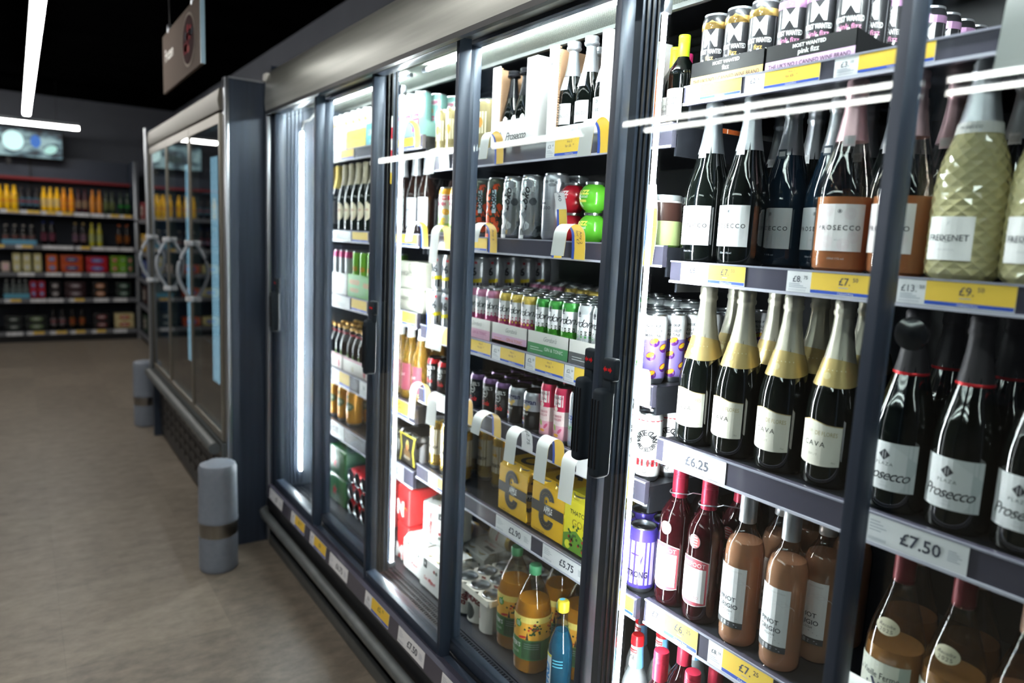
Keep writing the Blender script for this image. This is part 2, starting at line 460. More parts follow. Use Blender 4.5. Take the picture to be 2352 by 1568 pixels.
# sliding doors
M_handle = mat((34, 43, 51), .6, 0, 0, 0, 1.45, 0, .25)
DZ0, DZ1 = .268, 1.893
def sliding_door(ya, yb, xf, handle):
    w = .016; d = .034
    g = G()
    g.box(xf, xf+d, ya, ya+w, DZ0, DZ1, M_anth, .002); g.box(xf, xf+d, yb-w, yb, DZ0, DZ1, M_anth, .002)
    g.box(xf, xf+d, ya+w, yb-w, DZ0, DZ0+.036, M_anth, .002); g.box(xf, xf+d, ya+w, yb-w, DZ1-.032, DZ1, M_anth, .002)
    g.box(xf+d, xf+d+.003, ya+w, ya+w+.004, DZ0+.036, DZ1-.032, M_black)
    fr = g.obj('sliding_door', cabinet)
    g = G(); g.box(xf+.010, xf+.014, ya+w, yb-w, DZ0+.036, DZ1-.032, M_glass); g.obj('glass_pane', fr, 'clear glass')
    for q in (ya+.010, yb-.010): G().tube([(xf+.004, q, DZ1+.012), (xf+.028, q, DZ1+.012)], .016, M_black, 18).obj('roller', fr)
    if handle:
        yc = (yb-.050) if handle == 'far' else (ya+.030)
        s = 1 if handle == 'far' else 1
        g = G()
        g.box(xf-.014, xf+.004, yc-.022*s, yc+.010, 1.150, 1.192, M_handle, .005, 3)
        g.box(xf-.010, xf+.004, yc-.012, yc+.012, 1.125, 1.155, M_handle, .003)
        g.box(xf-.032, xf+.006, yc-.012, yc+.016, .965, 1.135, M_handle, .010, 4)
        for k in (-.006, .002, .010): g.box(xf-.0335, xf-.03, yc+k-.001, yc+k+.001, .985, 1.115, M_dark)
        h = g.obj('handle', fr)
        g = G(); mp = lambda u, v: (xf-.0146, yc-.006-u, 1.171+v)
        for q in (-1, 1):
            g.poly([(q*.0012, .0025), (q*.0065, .0025), (q*.0065, .006), (q*.0115, 0), (q*.0065, -.006), (q*.0065, -.0025), (q*.0012, -.0025)], mp, M_red)
        g.obj('arrow_mark', h, 'two red arrows')
    return fr
XF, XR = .893, .934
sliding_door(2.575, 3.075, XF, 'far')     # bay one
sliding_door(2.10, 2.61, XR, None)
sliding_door(1.565, 2.085, XF, 'far')     # bay two
sliding_door(1.035, 1.60, XR, 'near')
sliding_door(.482, 1.014, XF, 'far')      # bay three
sliding_door(-.05, .515, XR, None)
g = G(); g.box(1.05, 1.60, Y0+.2, 2.7, 2.05, 2.075, M_dark); g.obj('dark_top_box', cabinet)  # low dark box laid along the cabinet top
# thermometer strip on the mullion of bay one
g = G()
mp = lambda u, v: (.966+u, ML[1]-.0052, 1.62+v)
for k, c in enumerate([(235, 235, 235), (206, 40, 60), (235, 235, 235), (206, 40, 60), (235, 235, 235), (240, 200, 60)]):
    g.rect(-.002, .002, .10-k*.034, .134-k*.034, mp, mat(c))
g.obj('thermometer_strip', cabinet, 'red, white and yellow strip')

# ------------------------------------------------------------------ glass door freezer farther down the row
frz = empty('glass_door_freezer'); tag(frz, 'low lit freezer with three glass doors and bow handles beyond the chiller', 'freezer')
fy0, fy1 = 3.175, 5.10; fx = .70
g = G(); g.box(fx+.05, 1.70, fy0, fy1, .0, .44, M_dark); g.box(fx+.02, 1.70, fy0, fy1, 1.86, 1.95, M_dark); g.box(1.66, 1.70, fy0, fy1, .44, 1.86, M_black)
g.box(fx+.05, 1.66, fy0, fy1, .44, .46, M_black); g.obj('body', frz)
g = G(); g.prism([(fx, 1.862), (fx-.006, 1.90), (fx, 1.945), (fx+.03, 1.962), (fx+.06, 1.962), (fx+.06, 1.862)], fy0, fy1, mat((96, 91, 82), .45, .3)); g.obj('header_panel', frz)
g = G(); g.box(fx+.035, fx+.055, fy0, fy1, .03, .40, M_dark)
for k in range(4):
    for i in range(13): g.box(fx+.031, fx+.036, fy0+.06+i*.145, fy0+.17+i*.145, .10+k*.062, .128+k*.062, M_black)
g.obj('vent_grille', frz)
g = G(); g.tube([(fx-.03, fy0+.02, .437), (fx-.03, fy1-.02, .437)], .026, M_rubber, 12); g.box(fx-.005, fx+.06, fy0, fy1, .40, .46, M_rubber); g.obj('bumper_rail', frz)
g = G(); g.box(fx+.03, 1.70, fy0-.035, fy0, .0, 1.985, M_anth); p = g.obj('end_panel', frz)
g = G(); g.box(fx+.012, fx+.03, fy0-.037, fy0+.002, .0, 1.99, M_silver, .004); g.box(fx+.03, 1.70, fy0-.037, fy0, 1.985, 1.993, M_silver); g.obj('silver_edge', p)
g = G(); g.box(fx-.004, 1.70, fy1, fy1+.035, .0, 1.97, M_anth); p = g.obj('end_panel', frz)
G().box(fx-.018, fx-.004, fy1, fy1+.035, .44, 1.975, M_silver, .004).obj('silver_edge', p)
M_champ = mat((138, 132, 121), .38, .7)
dy = (fy1-fy0)/3
for i in range(3):
    a = fy0+i*dy; b = a+dy
    g = G(); w = .022
    g.box(fx, fx+.04, a+.003, a+w, .47, 1.85, M_champ); g.box(fx, fx+.04, b-w, b-.003, .47, 1.85, M_champ)
    g.box(fx, fx+.04, a+w, b-w, .47, .50, M_champ); g.box(fx, fx+.04, a+w, b-w, 1.81, 1.85, M_champ)
    d = g.obj('glass_door', frz)
    G().box(fx+.004, fx+.010, a+w, b-w, .50, 1.81, M_fglass).obj('glass_pane', d, 'reflecting glass')
    yh = b-.035
    g = G(); pts = [(fx-.012-.052*sin(pi*t/12), yh, 1.035+.265*t/12) for t in range(13)]
    g.tube(pts, .009, mat((176, 182, 190), .35, .3), 8)
    g.box(fx-.03, fx+.004, yh-.02, yh+.02, 1.02, 1.045, mat((214, 216, 220), .35), .004); g.box(fx-.03, fx+.004, yh-.02, yh+.02, 1.292, 1.317, mat((214, 216, 220), .35), .004)
    g.obj('handle', d, 'pale bow handle')
    for q in (0, .05, .10): G().box(fx+.09, fx+.098, b-.05-q, b-.043-q+(.003 if not q else -.002), .62, 1.72, M_fled).obj('led_and_reflection_strip', frz)  # first is the LED, the other two are added as its reflections
    for z in (.75, 1.02, 1.29, 1.56):
        if i == 0: G().box(fx+.16, 1.64, fy0+.01, fy1-.01, z, z+.012, M_shelf).obj('shelf', frz)

# ------------------------------------------------------------------ corner bollards
def bollard():
    root = empty('corner_bollard')
    c = noise_mat_bol
    sh = lambda a: 1-.16*math.exp(-((a-2.2)/.30)**2)
    G().lathe([(.070, 0), (.074, .006), (.075, .02), (.075, .148)], c, 40, shape=sh).obj('base', root)
    G().lathe([(.0735, .146), (.0745, .150), (.0745, .205), (.0735, .209)], mat((150, 146, 140), .32, 1.), 40, shape=sh).obj('metal_band', root, 'brushed metal band')
    G().lathe([(.076, .207), (.077, .214), (.0755, .222), (.073, .40), (.0735, .428), (.068, .443), (.055, .449), (0, .450)], c, 40, shape=sh).obj('column', root)
    return root
noise_mat_bol = nodes_mat('bollard_plastic', noise_colour((118, 126, 138), (126, 134, 146), 50, .5, 0, .03))
put('bollard', bollard, .632, 2.965, 0, 'grey plastic bollard with metal band by the near end of the freezer', 'bollard', 'corner bollards', 0)
put('bollard', bollard, .69, 5.42, 0, 'grey plastic bollard by the far end of the freezer', 'bollard', 'corner bollards', 0)

# ------------------------------------------------------------------ hanging sign over the freezer
sg = empty('hanging_sign', (.62, 3.5, 2.14)); tag(sg, 'grey-brown sign board with round picture hanging above the freezer', 'sign')
g = G(); g.box(-.006, .006, -.43, .43, -.13, .13, mat((92, 82, 76), .85, 0, 0, 0, 1.45, 0, .05)); g.box(-.008, .008, -.436, -.43, -.13, .13, mat((170, 205, 225), .3))
mp = lambda u, v: (-.0066, -u, v)
g.text('Frozen', .075, -.26, .03, mp, mat((225, 222, 216), .5), bold=.01)
g.obj('board', sg)
g = G(); mp = lambda u, v: (-.0080, -u, v)
g.ell(.20, .0, .13, .105, mp, mat((140, 130, 122), .85, 0, 0, 0, 1.45, 0, .05), 32); mp = lambda u, v: (-.0095, -u, v)
g.ell(.20, .0, .118, .094, mp, mat((50, 28, 30), .85, 0, 0, 0, 1.45, 0, .05), 32)
mp = lambda u, v: (-.011, -u, v)
for q in range(16):
    a = random.random()*6.28; r = .08*random.random()
    g.ell(.20+r*1.2*cos(a), r*sin(a), .022, .016, mp, mat(random.choice([(120, 40, 48), (84, 22, 32), (60, 62, 70), (140, 70, 70)]), .85, 0, 0, 0, 1.45, 0, .05), 10)
g.obj('round_picture', sg, 'round picture of dark red fruit')
for y in (-.27, .27):
    w = G().tube([(0, y, .15), (0, y, CEIL-2.14)], .002, mat((70, 70, 74), .4), 6).obj('wire', sg)
    G().box(-.01, .01, y-.008, y+.008, .12, .155, M_silver, .003).obj('clip', sg)

# ------------------------------------------------------------------ wall screen
tv = empty('wall_screen', (-.04, 9.92, 2.20)); tag(tv, 'wall mounted screen showing a pale blue picture above the drinks shelves', 'screen')
G().box(-.53, .53, -.02, .03, -.165, .165, M_black, .006).obj('casing', tv)
def tv_nodes(nt, N, L, b):
    tc = N.new('ShaderNodeTexCoord'); mp = N.new('ShaderNodeMapping'); mp.inputs['Scale'].default_value = (2.2, 1, 5)
    nz = N.new('ShaderNodeTexNoise'); nz.inputs['Scale'].default_value = 2.4; nz.inputs['Detail'].default_value = 2.5
    rp = N.new('ShaderNodeValToRGB'); e = rp.color_ramp.elements
    e[0].position = .36; e[0].color = lin((20, 26, 40))+(1,); e[1].position = .60; e[1].color = lin((168, 204, 208))+(1,)
    x = e.new(.46); x.color = lin((84, 116, 128))+(1,)
    L.new(tc.outputs['Object'], mp.inputs[0]); L.new(mp.outputs[0], nz.inputs['Vector']); L.new(nz.outputs[0], rp.inputs[0])
    b.inputs['Base Color'].default_value = (0, 0, 0, 1)
    L.new(rp.outputs[0], b.inputs['Emission Color']); b.inputs['Emission Strength'].default_value = .75
M_tv = nodes_mat('screen_picture', tv_nodes)
g = G(); mp = flat(-.0205); g.rect(-.51, .51, -.145, .145, mp, M_tv, .3)
mp = flat(-.021); g.ell(.26, .03, .05, .07, mp, mat((36, 92, 170), .5, 0, 0, .6), 18); g.ell(-.2, -.03, .09, .05, mp, mat((40, 60, 60), .5, 0, 0, .4), 12)
g.ell(.05, .02, .10, .11, mp, mat((180, 214, 214), .5, 0, 0, .8), 16); g.ell(.40, -.05, .07, .045, mp, mat((150, 196, 190), .5, 0, 0, .7), 12, .5)
g.obj('picture', tv)
g = G(); g.box(-.03, .03, .03, YB-9.92, -.05, .05, M_black); g.box(-.02, .02, 0, .02, -.24, -.16, M_black); g.obj('bracket', tv)

# ------------------------------------------------------------------ shelving with mixers along the back wall
M_gback = nodes_mat('gondola_back', noise_colour((44, 52, 66), (50, 58, 73), 4, .55))
M_gsh = nodes_mat('gondola_shelf', noise_colour((30, 33, 40), (36, 40, 48), 10, .5))
GX0, GX1, GY = -1.62, 1.145, 9.56
gon = empty('wall_shelving'); tag(gon, 'dark shelving unit full of mixers along the back wall', 'shelving')
g = G(); g.box(GX0, GX1, 10.05, 10.10, 0, 2.08, M_gback); g.obj('back_panel', gon)
G().box(GX0, GX1, GY+.02, 10.05, 0, .085, M_dark).obj('plinth', gon)
G().box(GX0, GX1, GY+.28, 10.05, 1.80, 1.83, mat((120, 24, 30), .5)).obj('red_strip', gon, 'dark red strip')
for x in (-1.05, .16): G().box(x-.006, x+.006, 10.03, 10.05, 0, 2.08, M_black).obj('upright', gon)
GZ = (1.462, 1.085, .785, .492, .125)
for z in GZ:
    s = G().box(GX0, GX1, GY, 10.05, z-.03, z, M_gsh).obj('shelf', gon)
    G().box(GX0, GX1, GY-.012, GY, z-.045, z-.002, mat((110, 112, 118), .4)).obj('ticket_rail', s)
g = G(); g.box(1.15, 1.19, GY-.02, 10.1, 0, 2.08, M_anth); p = g.obj('end_panel', gon)
G().box(1.148, 1.192, GY-.04, GY-.02, 0, 2.08, M_silver, .004).obj('silver_edge', p)
# shelving on the right wall between freezer and back wall
rs = empty('side_shelving'); tag(rs, 'dark shelving unit on the right wall between freezer and back wall', 'shelving')
G().box(1.66, 1.70, 5.9, 9.5, 0, 2.05, M_gback).obj('back_panel', rs)
G().box(1.19, 1.66, 5.9, 9.5, 0, .085, M_dark).obj('plinth', rs)
SZ = (1.42, 1.06, .76, .46, .125)
for z in SZ:
    s = G().box(1.16, 1.66, 5.9, 9.5, z-.03, z, M_gsh).obj('shelf', rs)
    G().box(1.148, 1.16, 5.9, 9.5, z-.045, z-.002, mat((110, 112, 118), .4)).obj('ticket_rail', s)
# ------------------------------------------------------------------ price tickets in the shelf rails
SHELF = {(b, i+1): s for b, (_, _, sh) in BAYS.items() for i, s in enumerate(sh)}
def price(g, t, cu, cv, h, mp, m, bold=.012, sx=1.):
    """£7.50 with raised pence: big part and small part"""
    if '.' in t and '^' in t:
        a, p = t.split('^')
        wa = len(a)*h*.52*sx
        g.text(a, h, cu-.12*wa, cv, mp, m, bold=bold, align='c', sx=sx)
        g.text(p, h*.55, cu-.12*wa+wa*.52, cv+h*.20, mp, m, bold=bold, align='l', sx=sx)
    else: g.text(t, h, cu, cv, mp, m, bold=bold, sx=sx)
def fine(g, u0, u1, v0, v1, n, mp, m=None):
    for i in range(n):
        v = v1-(v1-v0)*(i+.5)/n; w = (u1-u0)*(.6+.4*((i*37) % 5)/4)
        g.rect(u0, u0+w, v-.0007, v+.0007, mp, m or M_pale, .2)
def ticket(name, yl, yr, z0, z1, x, segs, label, group=None):
    """segs: (share, kind, text)"""
    w = yl-yr; h = z1-z0; g = G()
    g.box(-w/2, w/2, -.0003, .0003, -h/2, h/2, M_paper)
    mp = flat(-.0003, .0003); mp2 = flat(-.0003, .0006); u = -w/2
    for sh, kind, t in segs:
        a, b = u, u+w*sh; c = (a+b)/2; u = b; q = (b-a)
        if kind == 'w':       # regular price, fine print and bar code
            price(g, t, c, h*.14, min(h*.42, q*.34), mp2, M_ink, .008)
            fine(g, a+q*.12, b-q*.15, -h*.30, -h*.06, 3, mp2)
            for i in range(12): g.rect(a+q*(.12+.06*i), a+q*(.14+.06*i), -h*.44, -h*.34, mp2, M_pale, .2)
        elif kind == 'y':     # card price on yellow
            g.rect(a, b, -h/2+h*.20, h/2, mp, M_yel, .3); g.rect(a, b-h*.03, -h/2+h*.045, -h/2+h*.19, mp, M_blue, .3)
            g.text('Clubcard Price', h*.13, c, -h/2+h*.115, mp2, M_paper, bold=.01, maxw=q*.8)
            if t.startswith('Any'):
                g.text(t.split('|')[0], h*.20, c, h*.32, mp2, M_ink); price(g, t.split('|')[1], c, h*.07, h*.22, mp2, M_ink, .004)
            elif t: price(g, t, c, h*.17, min(h*.48, q*.26), mp2, M_ink, .008); fine(g, c-q*.1, c+q*.12, -h*.16, -h*.08, 1, mp2)
        elif kind == 'B':     # big everyday price
            g.text(t, min(h*.62, q*.30), c+q*.06, 0, mp2, M_ink, bold=.02)
            fine(g, a+q*.04, a+q*.22, -h*.1, h*.36, 4, mp2); fine(g, b-q*.18, b-q*.05, -h*.2, h*.2, 5, mp2)
            for i in range(12): g.rect(a+q*(.04+.016*i), a+q*(.047+.016*i), -h*.42, -h*.30, mp2, M_pale, .2)
    o = g.obj(name, None, smooth=0)
    o.location = (x, (yl+yr)/2, (z0+z1)/2); o.rotation_euler = (0, 0, FR)
    return tag(o, label, 'price ticket', group)
def rt(bay, n, yl, yr, segs, label):
    z, r0, r1 = SHELF[bay, n]
    return ticket('price_ticket', yl, yr, r0+.0046, r1-.0036, 1.0786, segs, label, 'shelf edge tickets')
rt(3, 1, 1.006, .876, [(.28, 'w', '£2.^65'), (.72, 'y', '')], 'washed out white and yellow ticket under the gold canned wine tray')
rt(3, 1, .868, .722, [(.28, 'w', '£2.^65'), (.72, 'y', 'Any 2|for £5.^00')], 'white and yellow ticket on the top right shelf under the pink tray, left')
rt(3, 1, .697, .544, [(.26, 'w', '£3.^10'), (.74, 'y', '')], 'white £3.10 and yellow ticket on the top right shelf, by the door post')
rt(3, 2, .983, .83, [(.45, 'w', '£8.^75'), (.55, 'y', '£7.^50')], 'white £8.75 and yellow £7.50 ticket under the two white label prosecco bottles')
rt(3, 2, .744, .575, [(.27, 'w', '£8.^75'), (.73, 'y', '£7.^50')], 'white £8.75 and yellow £7.50 ticket under the pink foil prosecco')
rt(3, 2, .556, .40, [(.26, 'w', '£13.^50'), (.74, 'y', '£9.^50')], 'white £13.50 and yellow £9.50 ticket under the faceted bottles')
rt(3, 3, .992, .833, [(1, 'B', '£6.25')], 'wide white £6.25 ticket under the cava bottles')
rt(3, 3, .560, .412, [(1, 'B', '£7.50')], 'wide white £7.50 ticket under the black foil prosecco')
rt(3, 4, 1.005, .863, [(.38, 'w', '£7'), (.62, 'y', '£6.^25')], 'white £7 and yellow £6.25 ticket under the pink moscato bottles')
rt(3, 4, .836, .69, [(.24, 'w', '£8.^50'), (.76, 'y', '£7.^25')], 'white £8.50 and yellow £7.25 ticket under the rosé with white labels')
rt(2, 1, 1.449, 1.301, [(.24, 'w', '£3.^65'), (.76, 'y', 'Any 2|for £6.^00')], 'white £3.65 and yellow ticket under the box of silver foil bottles')
rt(2, 2, 1.80, 1.70, [(1, 'y', '')], 'yellow ticket under the orange camouflage cans')
rt(2, 3, 1.765, 1.659, [(1, 'y', 'Any 3|for £6.^00')], 'yellow Any 3 ticket under the pink tray, leftmost on its shelf')
rt(2, 3, 1.652, 1.496, [(.27, 'w', '£2.^50'), (.73, 'y', 'Any 3|for £6.^00')], 'white £2.50 and yellow Any 3 ticket under the pink and yellow tray')
rt(2, 3, 1.490, 1.331, [(.27, 'w', '£2.^50'), (.73, 'y', 'Any 3|for £6.^00')], 'white £2.50 and yellow Any 3 ticket under the green tray')
rt(2, 3, 1.328, 1.19, [(.27, 'w', '£2.^50'), (.73, 'y', 'Any 3|for £6.^00')], 'white £2.50 and yellow ticket partly behind the door handle')
rt(2, 5, 1.595, 1.427, [(1, 'B', '£2.90')], 'wide white £2.90 ticket under the yellow cider packs')
rt(2, 5, 1.375, 1.20, [(1, 'B', '£5.75')], 'wide white £5.75 ticket above the blue drink bottle')
rt(2, 5, 1.18, 1.042, [(.3, 'w', '£6'), (.7, 'y', '£5.^50')], 'yellow £5.50 ticket under the purple cans')
rt(2, 5, 2.0, 1.80, [(.3, 'w', '£6.^50'), (.7, 'y', '')], 'white and yellow ticket under the gold cans by the door frame')
rt(1, 1, 2.945, 2.68, [(.5, 'w', '£1.^90'), (.5, 'y', '')], 'bright ticket on the far top shelf under the white cans')
rt(1, 1, 2.40, 2.125, [(.3, 'w', '£2.^50'), (.7, 'y', '')], 'yellow ticket under the tray of mint green cans')
rt(1, 2, 2.96, 2.70, [(1, 'w', '£2.^25')], 'white ticket under the long necked bottles, left half')
rt(1, 2, 2.68, 2.53, [(1, 'y', '')], 'pale yellow ticket under the long necked bottles, right half')
rt(1, 2, 2.33, 2.125, [(.2, 'w', '£2.^20'), (.8, 'y', '')], 'yellow ticket with blue line below the silver label bottles')
rt(1, 3, 2.97, 2.70, [(1, 'w', '£2.^50')], 'white ticket under the boxed thin cans, left half')
rt(1, 3, 2.68, 2.53, [(1, 'y', '')], 'pale yellow ticket under the boxed thin cans, right half')
rt(1, 3, 2.27, 2.12, [(.3, 'w', '£1.^80'), (.7, 'y', '£1.^50')], 'white and yellow £1.50 ticket under the cream cider boxes')
rt(1, 4, 2.97, 2.69, [(.6, 'w', '£5.^50'), (.4, 'y', '')], 'white and yellow ticket under the small dark bottles')
rt(1, 4, 2.585, 2.50, [(1, 'w', '£6')], 'small white ticket under the small dark bottles, beside the handle')
rt(1, 4, 2.33, 2.155, [(.25, 'w', '£2.^50'), (.75, 'y', '£2.^00')], 'yellow £2.00 ticket above the black and yellow packs')
rt(1, 5, 2.97, 2.745, [(1, 'B', '£5.75')], 'white ticket above the green lager pack')
rt(1, 5, 2.36, 2.186, [(1, 'B', '£5.25')], 'white ticket reading 25 above the red pack')
for yl, yr, segs, t in ((3.055, 2.873, [(1, 'B', '£7')], 'white £7 ticket at the far end of the bottom rail'),
                        (2.752, 2.592, [(.3, 'w', '£7'), (.7, 'y', '£6.^50')], 'white and yellow ticket on the bottom rail, second from the far end'),
                        (2.526, 2.359, [(.27, 'w', '£7'), (.73, 'y', '£6')], 'white and yellow ticket on the bottom rail, third from the far end'),
                        (2.319, 2.152, [(1, 'B', '£6.75')], 'white £6.75 ticket on the bottom rail'),
                        (2.002, 1.825, [(.29, 'w', '£6'), (.71, 'y', '£5.^75')], 'white £6 and yellow £5.75 ticket on the bottom rail'),
                        (1.760, 1.597, [(1, 'B', '£7.50')], 'white £7.50 ticket on the bottom rail'),
                        (1.499, 1.34, [(1, 'B', '£6.50')], 'white ticket on the bottom rail at the lower picture edge')):
    o = ticket('price_ticket', yl, yr, .229, .274, .8652, segs, t, 'bottom rail tickets'); o.rotation_euler = (radians(-5.5), 0, FR)

# ------------------------------------------------------------------ curled shelf strips
def strip(path, w, colours, txt=None):
    """path [(out, up)] from the rail; inside face coloured, outside white"""
    def sheet(off, segm, name):
        g = G(); n = len(path); L = [0]
        for (a, b), (c, d) in zip(path, path[1:]): L.append(L[-1]+math.hypot(c-a, d-b))
        nr = []
        for i in range(n):
            a = path[max(i-1, 0)]; b = path[min(i+1, n-1)]; t = (b[0]-a[0], b[1]-a[1]); q = math.hypot(*t) or 1
            nr.append((t[1]/q, -t[0]/q))
        for u0, u1, s0, s1, m in segm:
            ids = [i for i in range(n) if s0-1e-6 <= L[i]/L[-1] <= s1+1e-6]
            vs = []
            for i in ids:
                for u in (u0, u1): vs.append((u*w, -path[i][0]-nr[i][0]*off, path[i][1]+nr[i][1]*off))
            g.add(vs, [(2*k, 2*k+1, 2*k+3, 2*k+2) for k in range(len(ids)-1)], m)
        return g, L, nr
    g, L, nr = sheet(.0004, colours, 'front')
    if txt:
        for t, size, s, cu in txt:
            tot = L[-1]
            def mp(u, v, s=s, cu=cu):
                d = min(max(s*tot-u, 0), tot)      # text runs along the strip
                for i in range(len(L)-1):
                    if L[i] <= d <= L[i+1]:
                        f = (d-L[i])/max(L[i+1]-L[i], 1e-9)
                        o = path[i][0]+(path[i+1][0]-path[i][0])*f; z = path[i][1]+(path[i+1][1]-path[i][1])*f
                        nn = nr[i]
                        return (cu*w+v, -o-nn[0]*.0008, z+nn[1]*.0008)
                return (0, 0, 0)
            g.text(t, size, 0, 0, mp, M_ink, lim=.006)
    root = g.obj('shelf_strip', None)
    b, _, _ = sheet(-.0003, [(-.5, .5, 0, 1, M_white)], 'back')
    b.obj('back_side', root, 'white back of the strip')
    return root
def curl(h0, reach, drop, n=16, lift=.01):
    p = [(.0, 0.), (.0, h0*.5), (.002, h0)]
    for i in range(1, n+1):
        a = pi*i/n*.92
        p.append((reach*(1-cos(a))/2+.002, h0+lift*3*sin(a)))
    x, z = p[-1]
    for i in range(1, 5): p.append((x+.006*i/4, z-drop*i/4))
    return p
YB_ = [(-.5, -.30, 0, 1, M_blue), (-.30, .5, 0, 1, M_yel)]
def put_strip(bay, n, y, w, path, colours, label, txt=None, tilt=0.):
    z, r0, r1 = SHELF[bay, n]
    o = strip(path, w, colours, txt)
    o.location = (1.0766 if not tilt else 1.0690, y, r0+.002); o.rotation_euler = (tilt, 0, FR)
    return tag(o, label, 'shelf strip', 'paper strips curling out of the shelf rails')
put_strip(1, 1, 2.145, .042, curl(.05, .05, .035), YB_, 'white and yellow strip curling over beside the gold cans')
put_strip(2, 1, 1.955, .06, curl(.03, .045, .055), [(-.5, .5, 0, 1, M_paper)], 'whitish strip under the gold cans, by the door frame')
put_strip(2, 1, 1.655, .042, curl(.05, .045, .05), YB_, 'yellow strip curling out below the box of black foil bottles')
put_strip(2, 1, 1.232, .045, curl(.04, .05, .06), YB_, 'white strip curling down below the silver foil box, at the door frame')
put_strip(2, 2, 2.07, .045, curl(.05, .05, .04), YB_, 'yellow strip arching up left of the fruit can, white end down', [('£3.00', .016, .35, .1)])
put_strip(2, 2, 1.915, .050, curl(.04, .045, .09), [(-.5, .5, 0, 1, M_yel)], 'white strip hanging below the fruit can shelf')
put_strip(2, 2, 1.668, .044, curl(.05, .055, .03), YB_, 'yellow strip arching up in front of the camouflage cans', [('Any 2', .013, .30, .1)])
put_strip(2, 2, 1.300, .048, curl(.05, .055, .05), YB_, 'yellow and blue strip curling down below the red and green ball cups', [('Any 2', .013, .28, .22), ('for £7', .013, .28, -.02)])
put_strip(2, 2, 1.372, .038, [(.0, 0), (.001, .045), (.005, .08), (.016, .115), (.034, .150)], [(-.5, -.28, 0, .75, M_blue), (-.28, .5, 0, .75, M_yel), (-.5, .5, .74, 1, M_paper)],
          'yellow strip reading £4.40 standing up before the red ball cup', [('£4.40', .017, .99, .0)], radians(-12))
put_strip(2, 2, 1.072, .036, [(.0, 0), (.001, .045), (.004, .08), (.012, .115), (.026, .160)], [(-.5, -.28, 0, .75, M_blue), (-.28, .5, 0, .75, M_yel), (-.5, .5, .74, 1, M_paper)],
          'yellow strip reading £4.35 standing up beside the mullion', [('£4.35', .017, .99, .0), ('Any 2', .012, .55, .25), ('for £7', .012, .55, -.02)], radians(-8))
put_strip(2, 3, 2.02, .034, [(.0, 0), (.001, .05), (.003, .09), (.006, .13), (.004, .165)], [(-.5, -.28, 0, .72, M_blue), (-.28, .5, 0, .72, M_yel), (-.5, .5, .72, 1, M_paper)],
          'yellow strip standing upright left of the silver and black cans')
put_strip(2, 3, 1.925, .10, curl(.03, .03, .05), [(-.5, .5, 0, 1, M_yel)], 'broad pale strip folded over the rail under the silver and black cans')
put_strip(2, 4, 2.02, .044, curl(.045, .05, .09), YB_, 'yellow strip curling over with a long white end above the black packs')
put_strip(2, 4, 1.90, .060, curl(.035, .045, .075), [(-.5, .5, 0, 1, M_paper)], 'broad white strip hanging over the gold cans at the door frame')
put_strip(2, 4, 1.755, .04, curl(.05, .02, .02), [(-.5, .5, 0, 1, M_yel)], 'yellow strip end at the left under the black cola cans')
put_strip(2, 4, 1.608, .044, curl(.045, .065, .035), YB_, 'yellow strip curling far out below the second black can')
put_strip(2, 4, 1.462, .048, curl(.035, .05, .065), [(-.5, .5, 0, 1, M_paper)], 'white strip reading £2.75 hanging below the silver and black cola cans', [('£2.75', .019, .22, .15)])
put_strip(2, 4, 1.330, .046, curl(.045, .05, .085), YB_, 'yellow and blue strip hanging long over the second cider pack')
put_strip(2, 4, 1.235, .05, curl(.03, .045, .09), [(-.5, .5, 0, 1, M_paper)], 'white strip hanging over the right end of the cider packs')
put_strip(2, 3, 1.058, .04, curl(.05, .022, .04), [(-.5, .5, 0, 1, M_paper)], 'grey and white strip reading 70 below the passion fruit cans', [('70', .042, .62, -.02)])
put_strip(2, 4, 1.098, .035, curl(.05, .02, .03), [(-.5, .5, 0, 1, M_yel)], 'yellow strip below the white seltzer cans, cut by the mullion')
put_strip(3, 4, .515, .09, curl(.12, .035, .06), [(-.5, .5, 0, 1, M_paper)], 'white card curling up before the rosé bottles at the lower right')
put_strip(3, 1, .395, .07, [(.0, .03), (.01, .06), (.03, .075), (.055, .07), (.07, .04), (.078, -.02), (.082, -.05)], [(-.5, .5, 0, 1, M_paper)], 'white strip hanging down at the upper right corner')

# ------------------------------------------------------------------ drink cans
def lid(r, h, parent, m=M_alu):
    g = G()
    g.lathe([(r*.85, h-.006), (r*.885, h-.003), (r*.885, h-.0005), (r*.86, h), (r*.825, h-.0008), (r*.80, h-.006), (r*.70, h-.0055), (0, h-.0055)], m, 22)
    g.box(-.005, .005, -.013, .007, h-.0052, h-.0040, m, .0004, 1)
    return g.obj('lid', parent, 'black lid' if m is M_blk else None)
M_blk = mat((22, 22, 24), .3, .6)
def can(r, h, bands, art=None, lidm=M_alu, seg=26, bot=M_alu, name='drink_can', neck=None):
    """bands [(upper end, material)] from the base up"""
    g = G(); prof = [(r*.60, .004), (r*.78, 0), (r*.90, .0045), (r, .013)]; ms = [bot, bot, bot]
    for z, m in bands[:-1]: prof.append((r, z)); ms.append(m)
    top = neck or bands[-1][1]
    prof += [(r, h-.017), (r*.965, h-.010), (r*.87, h-.004)]; ms += [bands[-1][1], top, top]
    prof += [(r*.86, h-.006), (0, h-.007)]; ms += [lidm, lidm]
    g.lathe(prof, ms, seg)
    if art: art(g, cyl(r, .0003), cyl(r, .0006), r, h)
    o = g.obj(name); lid(r, h, o, lidm)
    return o
def gloss(c, metal=.25, rough=.28): return mat(c, rough, metal, 0, 0, 1.45, .3)
